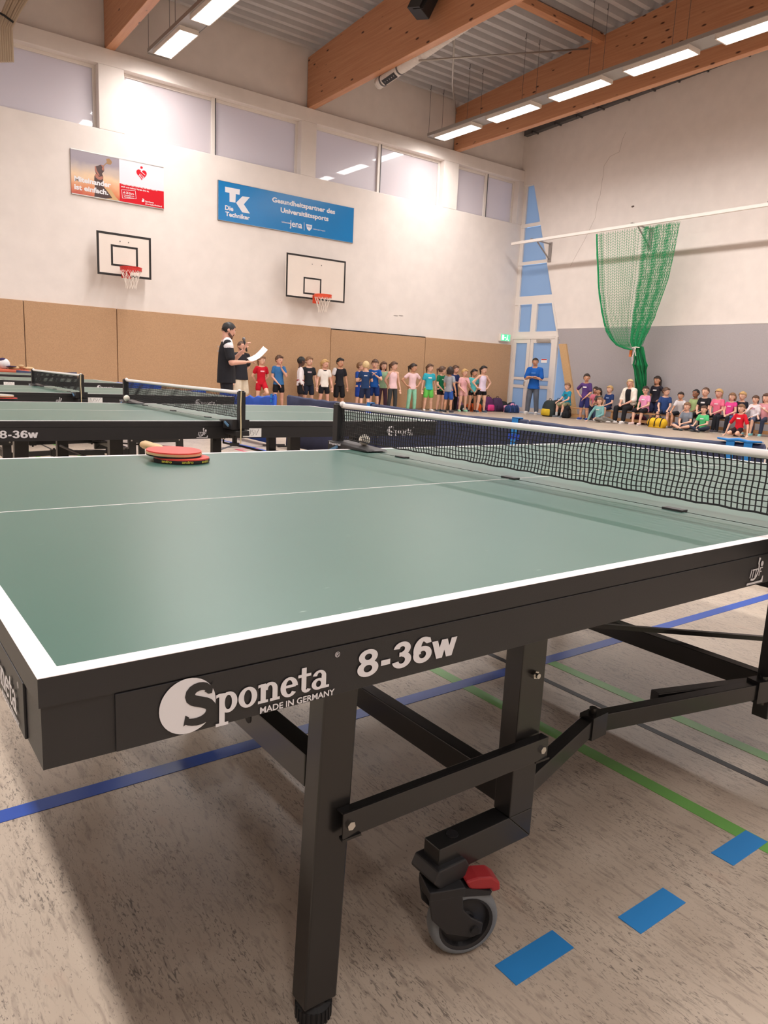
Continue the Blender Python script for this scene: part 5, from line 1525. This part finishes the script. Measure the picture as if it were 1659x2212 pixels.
# ---- adults
MANJ = {}
def man_mic(root, J):
    MANJ.update(J)
    u, hh, hm, HC = J['u'], J['hh'], J['hm'], J['HC']
    for s_ in (-1, 1):
        mk('shoulder_patch', MB().cap(J['NK']*.35+J['SH'][s_]*.65 + V3(s_*.004, -.004, .014), J['SH'][s_].lerp(J['Eb'][s_], .15) + V3(s_*.006, -.004, .006), .043*u, .0445*u, 14), cloth((236, 230, 232)), root, smooth=True)
    pr = MB()
    for zz, ww in ((.045, .2), (.005, .24)):
        vs, fs = text_mesh('Trainer' if zz > .02 else 'Tischtennis', .03); c_ = J['CH'] + V3(0, .076*u, zz*u)
        put2d(pr, vs, fs, c_ + V3(ww/2, 0, 0), V3(-1, 0, 0), V3(0, 0, 1), ww, .035)
    mk('back_print', pr, mat('print_lightgrey', (190, 190, 194), .7), root)
    mk('waist_logo', MB().obox(J['P'] + V3(-.085*u, -.03*u, -.02*u), (.02, .02, .03), (0, 0, 0)), mat('print_lightgrey', (190, 190, 194), .7), root)
main = at(497, 692, Y=10.75)
MYAW = 1.25
mp = (main.x-.06, 10.75)
person('man in black shirt with white shoulders, reading from a sheet into a microphone', mp[0], mp[1], main.z+.0, yaw=MYAW, adult=True, arms=('mic', 'paper'), hair=('crop', 'black'), skin='pink',
       shirt=(40, 40, 44), sleeve=.72, bottom=((38, 38, 42), 1.9), shoes=(40, 40, 44), nod=.32, vox=.009, belly=1.16, group='adults in the hall', extra=multi(man_mic, beard((92, 66, 54))), hem=-.02)
# sheet of paper and microphone held by him (things of their own)
def man_pt(ax, ay, az):
    c_, s_ = math.cos(MYAW), math.sin(MYAW); return V3(mp[0] + ax*c_ - ay*s_, mp[1] + ax*s_ + ay*c_, az)
H_ = main.z
shp = .285*H_ + .5*H_
wr_m = (.108*H_ + 0, -.17*H_, shp - .045*H_)
wr_p = (-(.108*H_ - .02*H_), -.16*H_, shp - .155*H_)
pa = man_pt(wr_p[0], wr_p[1]-.08, wr_p[2]+.02)
sht = MB(); P = []
pm_, q0, q1 = at(519, 783, Y=pa.y), None, None
c00 = pa; ex_ = (at(557, 757, Y=pa.y+.05) - at(520, 783, Y=pa.y)); ey_ = Vector((.02, .20, .06))
for i in range(7):
    for j in range(5):
        a, b = i/6, j/4
        P.append(c00 + ex_*a + ey_*(b-.2) + Vector((0, 0, -.04*math.sin(PI*a))))
sht.add([p - c00 for p in P], [(i*5+j, (i+1)*5+j, (i+1)*5+j+1, i*5+j+1) for i in range(6) for j in range(4)])
o = mk('sheet_of_paper', sht, M_PAPER, None, smooth=True, loc=c00); tag(o, 'white sheet of paper held by the man in black', 'paper')
so_ = o.modifiers.new('solid', 'SOLIDIFY'); so_.thickness = .002
hc_ = MANJ['Wr'][1] + MANJ['Hd'][1]*.045*H_
mo_ = MANJ['HC'] + V3(0, -.62*MANJ['hh'], -.36*MANJ['hh'])
mcp = man_pt(*hc_); mdir = (man_pt(*mo_) - mcp).normalized(); mdir = (mdir + Vector((0, 0, 1.2))).normalized()
mt = thing('microphone', 'black handheld microphone in front of the mouth of the man in black', 'microphone', tuple(mcp))
mk('handle', MB().cyl(mdir*-.09, mdir*.10, .013, .019, 14), M_PLAST, mt, smooth=True)
mk('grille', MB().ell(mdir*.125, (.028, .028, .032), nu=16, nv=10), mat('mic_grille', (120, 118, 120), .4, metal=.6), mt, smooth=True)

p = at(521, 736, Y=15.2)
person('bearded man in black polo shirt and beige shorts behind the speaker', p.x, 15.2, p.z+.02, adult=True, arms=('back', 'down'), hair=('crop', 'brown'), skin='pink', shirt=(40, 40, 46), sleeve=.7, bottom=((214, 200, 180), .95),
       shoes=(70, 66, 64), yaw=.2, group='adults in the hall', extra=beard((92, 64, 50)), belly=1.1)
p = at(1158, 771, X=17.45)
person('man in blue T-shirt and grey jeans with crossed arms at the glass door', 17.45, p.y, p.z, yaw=-1.15, adult=True, arms=('cross', 'cross'), hair=('crop', 'dark'), skin='tan', shirt=(28, 92, 178), sleeve=.85,
       bottom=((92, 98, 110), 1.92), shoes=(226, 220, 216), nod=.2, head_turn=.2, group='adults in the hall', sticker=(60, 120, 200), spread=1.3, hem=-.005)

# ---- people along the end wall (facing into the hall)
FY = -PI/2
def sit(label, px, top, X=17.42, Hs=1.36, **kw):
    p = at(px, top, X=X)
    legs = kw.get('legs', 'sit')
    base = {'sit': None, 'cross': .085, 'kneel': .16, 'side': .085}[legs]
    # height of a seated figure: pelvis + torso + head = p.z
    hh_k = 7.3 if kw.get('adult') else 5.95
    tor = (.34 if kw.get('adult') else .315) + 1.0/hh_k*.98
    seat = kw.pop('seat', .33)
    if legs == 'sit': H = (p.z - seat)/(.075 + tor)
    else: H = p.z/(base + tor)
    H = max(1.02, min(H, 1.78))
    yaw = FY + kw.pop('turn', 0)
    return person(label, X, p.y, H, yaw=yaw, seat=seat, legs=kw.pop('legs', 'sit'), group=kw.pop('group', GE), **kw)
sit('boy in turquoise shirt and khaki shorts at the bench end', 1230, 828, arms=('knees', 'knees'), hair=('short', 'lbrown'), shirt=(36, 146, 178), bottom=((150, 150, 118), .9), shoes=(86, 92, 100), sticker=(70, 90, 100), turn=-.15, lean=.12, belly=1.1, X=17.4, socks=(190, 190, 190))
p = at(1269, 806, X=17.0)
person('boy standing in purple football kit with hands at his waist', 17.0, p.y, p.z, yaw=FY+.25, arms=('front', 'hips'), hair=('short', 'dark'), skin='tan', shirt=(84, 58, 118), sleeve=.75, bottom=((50, 52, 106), .85), shoes=(52, 80, 160), sticker=True, head_turn=.5, group=GE)
sit('dark-haired girl half hidden behind the boy in purple', 1288, 836, X=17.62, arms=('lap', 'lap'), hair=('long', 'dark'), skin='tan', shirt=(216, 120, 140), bottom=((62, 76, 104), 1.9), turn=.2)
sit('girl with long dark hair and grey top leaning forward', 1300, 838, X=17.45, arms=('lap', 'lap'), hair=('long', 'dark'), skin='tan', shirt=(96, 96, 92), bottom=((60, 70, 96), 1.9), lean=.25, turn=-.2)
sit('boy in navy shirt with white shoulders sitting on the bench', 1319, 834, arms=('lap', 'lap'), hair=('short', 'blond'), shirt=(36, 56, 104), bottom=((40, 48, 80), .8), sticker=(150, 170, 210), shoes=(226, 224, 224), turn=-.1)
sit('child in teal sweater and grey trousers sitting on the floor', 1297, 859, X=16.75, legs='side', arms=('lap', 'floor'), hair=('bob', 'lbrown'), shirt=(122, 172, 172), sleeve=1.9, bottom=((122, 118, 112), 1.95), shoes=(196, 190, 186), turn=.1, sticker=(206, 206, 200))
def cardigan(root, J):
    u = J['u']; b = MB()
    for s_ in (-1, 1):
        b.cap(J['NK']*.5+J['SH'][s_]*.5 + V3(0, .005, 0), J['SH'][s_], .042*u, .047*u); b.cap(J['SH'][s_], J['Eb'][s_], .047*u, .044*u); b.cap(J['Eb'][s_], J['Eb'][s_].lerp(J['Wr'][s_], .15), .042*u, .036*u)
        b.cap(J['SH'][s_]*.8 + J['NK']*.2 + V3(s_*.01*u, -.02*u, -.03*u), J['P'] + V3(s_*.095*u, -.03*u, .06*u), .045*u, .05*u)
    b.cap(J['SH'][-1]*.9+J['SH'][1]*.1 + V3(0, .02*u, -.02*u), J['SH'][1]*.9+J['SH'][-1]*.1 + V3(0, .02*u, -.02*u), .050*u)
    b.cap(J['P'] + V3(-.05*u, .035*u, .06*u), J['P'] + V3(.05*u, .035*u, .06*u), .06*u)
    o = mk('cardigan', b, cloth((236, 228, 216)), root); remesh(o, .012, 3)
sit('woman with long blond hair, white cardigan and black clothes on the bench', 1366, 820, adult=True, X=17.38, arms=('lap', 'lap'), hair=('long', 'lblond'), skin='pink', shirt=(30, 30, 34), bottom=((34, 34, 38), 1.9), shoes=(236, 232, 230), head_turn=.6, lean=.1, seat=.36, turn=-.1, extra=cardigan, group='adults in the hall')
sit('girl with glasses, pink shirt and black shorts on the bench', 1398, 835, X=17.36, arms=('lap', 'lap'), hair=('pony', 'dark'), shirt=(230, 152, 190), bottom=((34, 33, 38), .95), shoes=(230, 206, 204), belly=1.15, head_turn=.6, sticker=True, extra=glasses, turn=-.05, lean=.08)
p = at(1424, 809, X=17.82)
person('girl with long dark hair and black shirt standing at the wall, elbow raised', 17.78, p.y, 1.34, yaw=FY, arms=('hips', 'down'), hair=('long', 'dark'), skin='tan', shirt=(44, 42, 52), sleeve=.6, bottom=((44, 52, 84), .9), sticker=True, group=GE)
sit('boy in navy shirt sitting turned away beside the girl with glasses', 1440, 838, X=17.36, arms=('knees', 'knees'), hair=('short', 'brown'), shirt=(42, 66, 116), bottom=((44, 56, 84), .85), shoes=(214, 212, 210), head_turn=1.0, turn=.5, belly=1.1)
sit('boy in white shirt bending forward on the bench', 1477, 846, arms=('thigh', 'thigh'), hair=('short', 'dark'), skin='tan', shirt=(226, 222, 226), bottom=((34, 34, 40), .9), lean=.35, turn=.1)
sit('boy in olive green football shirt on the bench', 1505, 842, X=17.5, arms=('lap', 'lap'), hair=('buzz', 'black'), skin='brown', shirt=(158, 176, 122), bottom=((40, 42, 46), 1.8), head_turn=-.3)
sit('boy in black shirt with short brown hair on the bench', 1526, 838, X=17.45, arms=('lap', 'lap'), hair=('buzz', 'brown'), shirt=(36, 35, 40), bottom=((36, 36, 42), 1.9), sticker=True)
sit('girl in salmon pink shirt and black leggings on the bench', 1555, 841, arms=('lap', 'lap'), hair=('pony', 'blond'), skin='pink', shirt=(226, 112, 140), bottom=((38, 38, 44), 1.95), sticker=(240, 200, 210), shoes=(74, 66, 78))
sit('girl in magenta top leaning beside the girl in salmon pink', 1580, 849, arms=('lap', 'lap'), hair=('bob', 'lbrown'), shirt=(220, 70, 142), sleeve=.25, bottom=((36, 36, 44), 1.95), side=.12, sticker=(236, 170, 200))
sit('child in black shirt and jeans behind the boy in red', 1606, 847, X=17.52, arms=('lap', 'lap'), hair=('short', 'blond'), shirt=(36, 36, 46), bottom=((74, 96, 132), 1.9))
sit('girl in white long-sleeved shirt on the bench', 1634, 855, X=17.36, arms=('lap', 'chest'), hair=('pony', 'brown'), shirt=(224, 216, 220), sleeve=1.8, bottom=((78, 84, 108), .9), sticker=(190, 150, 170), shoes=(130, 206, 210))
sit('girl in rose shirt and dark trousers at the right picture edge', 1657, 851, arms=('chest', 'lap'), hair=('long', 'brown'), shirt=(214, 150, 158), bottom=((50, 56, 76), 1.9), shoes=(130, 206, 210), sticker=True)
sit('boy in grey striped shirt sitting cross-legged on the floor', 1488, 870, X=16.85, legs='cross', arms=('lap', 'lap'), hair=('short', 'lbrown'), shirt=(126, 134, 146), bottom=((56, 64, 84), .9), shoes=(46, 56, 60), lean=.1)
sit('boy in bright green shirt sitting cross-legged on the floor', 1524, 877, X=16.85, legs='cross', arms=('lap', 'thigh'), hair=('short', 'brown'), shirt=(90, 196, 128), bottom=((44, 50, 66), 1.8), shoes=(46, 50, 56), sticker=True, lean=.1)
sit('boy in red shirt kneeling on the floor in front of the others', 1602, 874, X=16.45, legs='kneel', arms=('floor', 'floor'), hair=('short', 'lbrown'), shirt=(204, 26, 44), sleeve=.75, bottom=((44, 30, 34), .6), shoes=(60, 60, 66), sticker=True)

# ================================================================== BENCHES AND BAGS
def bench(label, y0, y1, X=17.46):
    t = thing('gym_bench', label, 'bench', (X, y0, 0), 0, 'wooden gym benches'); L_ = y0-y1
    mk('seat', MB().box((-.13, -L_, .29), (.13, 0, .325)), M_WOODL, t, bevel=.006)
    for yy in (-.15, -L_/2, -L_+.15):
        mk('leg', MB().prism([(-.11, yy-.03, .29), (.11, yy-.03, .29), (.15, yy-.03, .03), (-.15, yy-.03, .03)], (0, .06, 0)).box((-.17, yy-.04, 0), (.17, yy+.04, .03)), M_WOODL, t)
    mk('beam', MB().box((-.05, -L_+.1, .05), (.05, -.1, .13)), M_WOODL, t)
bench('low wooden gym bench with the boy in turquoise and the woman', 14.12, 10.25)
bench('low wooden gym bench below the children at the right', 10.15, 6.4)

def bag(label, x, y, size, col, col2, kind='backpack', rz=0.0, group='bags on the floor'):
    t = thing('backpack' if kind == 'backpack' else ('sports_bag' if kind == 'duffel' else 'jacket_pile'), label, 'bag' if kind != 'cloth' else 'clothes', (x, y, 0), rz, group)
    sx, sy, sz = size; b = MB()
    r_ = random.Random(int((x*31+y*17)*100))
    if kind == 'backpack':
        b.loft([((0, 0, 0), sx*.40, sy*.36), ((0, 0, sz*.04), sx*.48, sy*.46), ((.01, 0, sz*.3), sx*.50, sy*.50), ((-.01, .01, sz*.6), sx*.47, sy*.44), ((0, .02, sz*.85), sx*.40, sy*.34), ((0, .03, sz*.97), sx*.24, sy*.2)])
        for k in range(5): b.ell((r_.uniform(-.4, .4)*sx, r_.uniform(-.3, .2)*sy, sz*r_.uniform(.15, .8)), (sx*.16, sy*.2, sz*.14))
        bo = mk('bag_body', b, cloth(col), t); remesh(bo, .016, 4)
        pb = MB().loft([((0, -sy*.42, sz*.06), sx*.30, sy*.10), ((0, -sy*.43, sz*.1), sx*.34, sy*.16), ((0, -sy*.41, sz*.38), sx*.33, sy*.15), ((0, -sy*.40, sz*.46), sx*.28, sy*.07)]); mk('pocket', pb, cloth(col2), t, smooth=True)
        mk('handle', MB().tube([(-.05, .02, sz*.97), (-.03, .02, sz*1.06), (.03, .02, sz*1.06), (.05, .02, sz*.97)], .009, 6), cloth(BLK), t)
        for s_ in (-1, 1):
            mk('shoulder_strap', MB().tube([(s_*sx*.2, sy*.3, sz*.92), (s_*sx*.3, sy*.52, sz*.6), (s_*sx*.36, sy*.5, sz*.2), (s_*sx*.4, sy*.3, sz*.06)], .015, 6), cloth(BLK), t)
    elif kind == 'duffel':
        b.cap((-sx*.32, 0, sz*.5), (sx*.32, 0, sz*.5), sz*.5, n=14); b.box((-sx*.42, -sy*.4, 0), (sx*.42, sy*.4, sz*.4))
        bo = mk('bag_body', b, cloth(col), t); remesh(bo, .014, 5)
        for xx in (-.22, .0, .22):
            mk('band', MB().tube([(xx*sx*1.6, -sz*.44 - .03, .03), (xx*sx*1.6, -sz*.52, sz*.5), (xx*sx*1.6, -sz*.3, sz*.93), (xx*sx*1.6, 0, sz*1.02)], .014, 6), cloth(col2), t)
        mk('handle', MB().tube([(-sx*.2, 0, sz), (-sx*.12, -.02, sz*1.35), (sx*.12, -.02, sz*1.35), (sx*.2, 0, sz)], .011, 6), cloth(col2), t)
    else:
        for k in range(7): b.ell((r_.uniform(-.35, .35)*sx, r_.uniform(-.3, .3)*sy, sz*r_.uniform(.2, .5)), (sx*r_.uniform(.2, .3), sy*r_.uniform(.2, .35), sz*r_.uniform(.2, .5)))
        b.box((-sx*.3, -sy*.3, 0), (sx*.3, sy*.3, sz*.2))
        bo = mk('crumpled_cloth', b, cloth(col), t); remesh(bo, .018, 2)
        mk('sleeve', MB().cap((-sx*.3, -sy*.35, .06), (sx*.2, -sy*.45, .05), .05, .04), cloth(col2), t, smooth=True)
def fy(px, Y): return at(px, 880, Y=Y).x
for lb, px, Y, size, c1, c2, kd in (
    ('upright lilac backpack against the brown wall', 989, 16.62, (.34, .25, .46), (150, 110, 138), (120, 84, 110), 'backpack'),
    ('dark jacket heap in front of the lilac backpack', 1005, 16.55, (.62, .40, .26), (44, 46, 46), (190, 190, 190), 'cloth'),
    ('dark green backpack with orange trim in the bag heap', 1031, 16.62, (.42, .30, .50), (48, 58, 50), (70, 84, 66), 'backpack'),
    ('orange sports bag lying in the bag heap', 1024, 16.42, (.62, .25, .26), (216, 96, 44), (44, 44, 50), 'duffel'),
    ('purple backpack with pink pocket in the bag heap', 1054, 16.6, (.44, .34, .48), (92, 48, 90), (226, 70, 140), 'backpack'),
    ('plum backpack in the middle of the bag heap', 1074, 16.55, (.46, .34, .46), (74, 52, 80), (60, 40, 66), 'backpack'),
    ('black jacket heap at the back of the bags', 1086, 16.62, (.85, .4, .46), (40, 42, 42), (52, 56, 50), 'cloth'),
    ('pink jacket lying on the bags beside the door', 1101, 16.3, (.6, .4, .36), (226, 150, 180), (232, 60, 140), 'cloth'),
    ('navy bag at the foot of the heap beside the door', 1106, 16.0, (.55, .3, .24), (40, 60, 100), (60, 80, 140), 'duffel')):
    bag(lb, fy(px, Y), Y, size, c1, c2, kd)
def ey(px, X): return at(px, 895, X=X).y
bag('black backpack with yellow and orange pattern next to the bench', 17.2, ey(1185, 17.2), (.50, .36, .50), (48, 56, 56), (206, 176, 50), 'backpack', FY)
bag('large dark backpack with tan side behind the patterned one', 17.66, ey(1203, 17.66), (.46, .36, .52), (52, 56, 56), (196, 146, 74), 'backpack', FY)
bag('small black backpack below the boy in turquoise', 17.2, ey(1221, 17.2), (.30, .24, .38), (34, 36, 40), (30, 32, 36), 'backpack', FY)
bag('yellow and black sports bag on the floor', 16.85, ey(1422, 16.85), (.48, .26, .25), (222, 178, 44), (36, 32, 32), 'duffel', FY)
bag('dark red bag under the bench beside the woman', 17.74, ey(1380, 17.74), (.40, .2, .24), (88, 42, 56), (70, 36, 46), 'duffel', FY)

# vaulting box with cap and clothes, far left
vx = thing('vaulting_box', 'wooden vaulting box with reddish top at the left edge', 'vaulting box', (1.9, 14.45, 0))
for k in range(3):
    mk('box_section', MB().prism([(-.9+k*.02, -.25+.02*k, k*.24), (.9-k*.02, -.25+.02*k, k*.24), (.88-k*.02, -.23+.02*k, k*.24+.235), (-.88+k*.02, -.23+.02*k, k*.24+.235)], (0, .46-.04*k, 0)), M_WOODL, vx)
mk('padded_top', MB().box((-.84, -.2, .72), (.84, .2, .80)), mat('red_leather', (196, 92, 62), .5), vx, bevel=.03)
def lying(name, label, cat, px, py, Y, col, parts):
    p = at(px, py, Y=Y); t = thing(name, label, cat, (p.x, Y, .80)); parts(t, col)
def cap_parts(t, col):
    mk('crown', MB().ell((0, 0, .09), (.10, .11, .10), nu=16, nv=10), cloth((232, 228, 230)), t, smooth=True)
    mk('brim', MB().ell((.10, -.06, .05), (.10, .08, .012)), cloth((70, 60, 90)), t, smooth=True)
    mk('band', MB().ell((-.02, .0, .15), (.07, .08, .05)), cloth((60, 50, 84)), t, smooth=True)
lying('baseball_cap', 'white cap with dark brim on the vaulting box', 'cap', 9, 790, 14.4, None, cap_parts)
def cloth_parts(t, col):
    b = MB()
    for k in range(9): b.ell((R.uniform(-.18, .18), R.uniform(-.08, .08), .025), (.07, .05, .03))
    o = mk('crumpled_cloth', b, cloth((206, 176, 136)), t); remesh(o, .014, 2)
    mk('knot', MB().ell((.02, -.03, .06), (.05, .04, .03)), cloth((196, 166, 128)), t, smooth=True)
lying('skipping_ropes', 'tangle of pale skipping ropes on the vaulting box', 'rope', 43, 795, 14.4, None, cloth_parts)
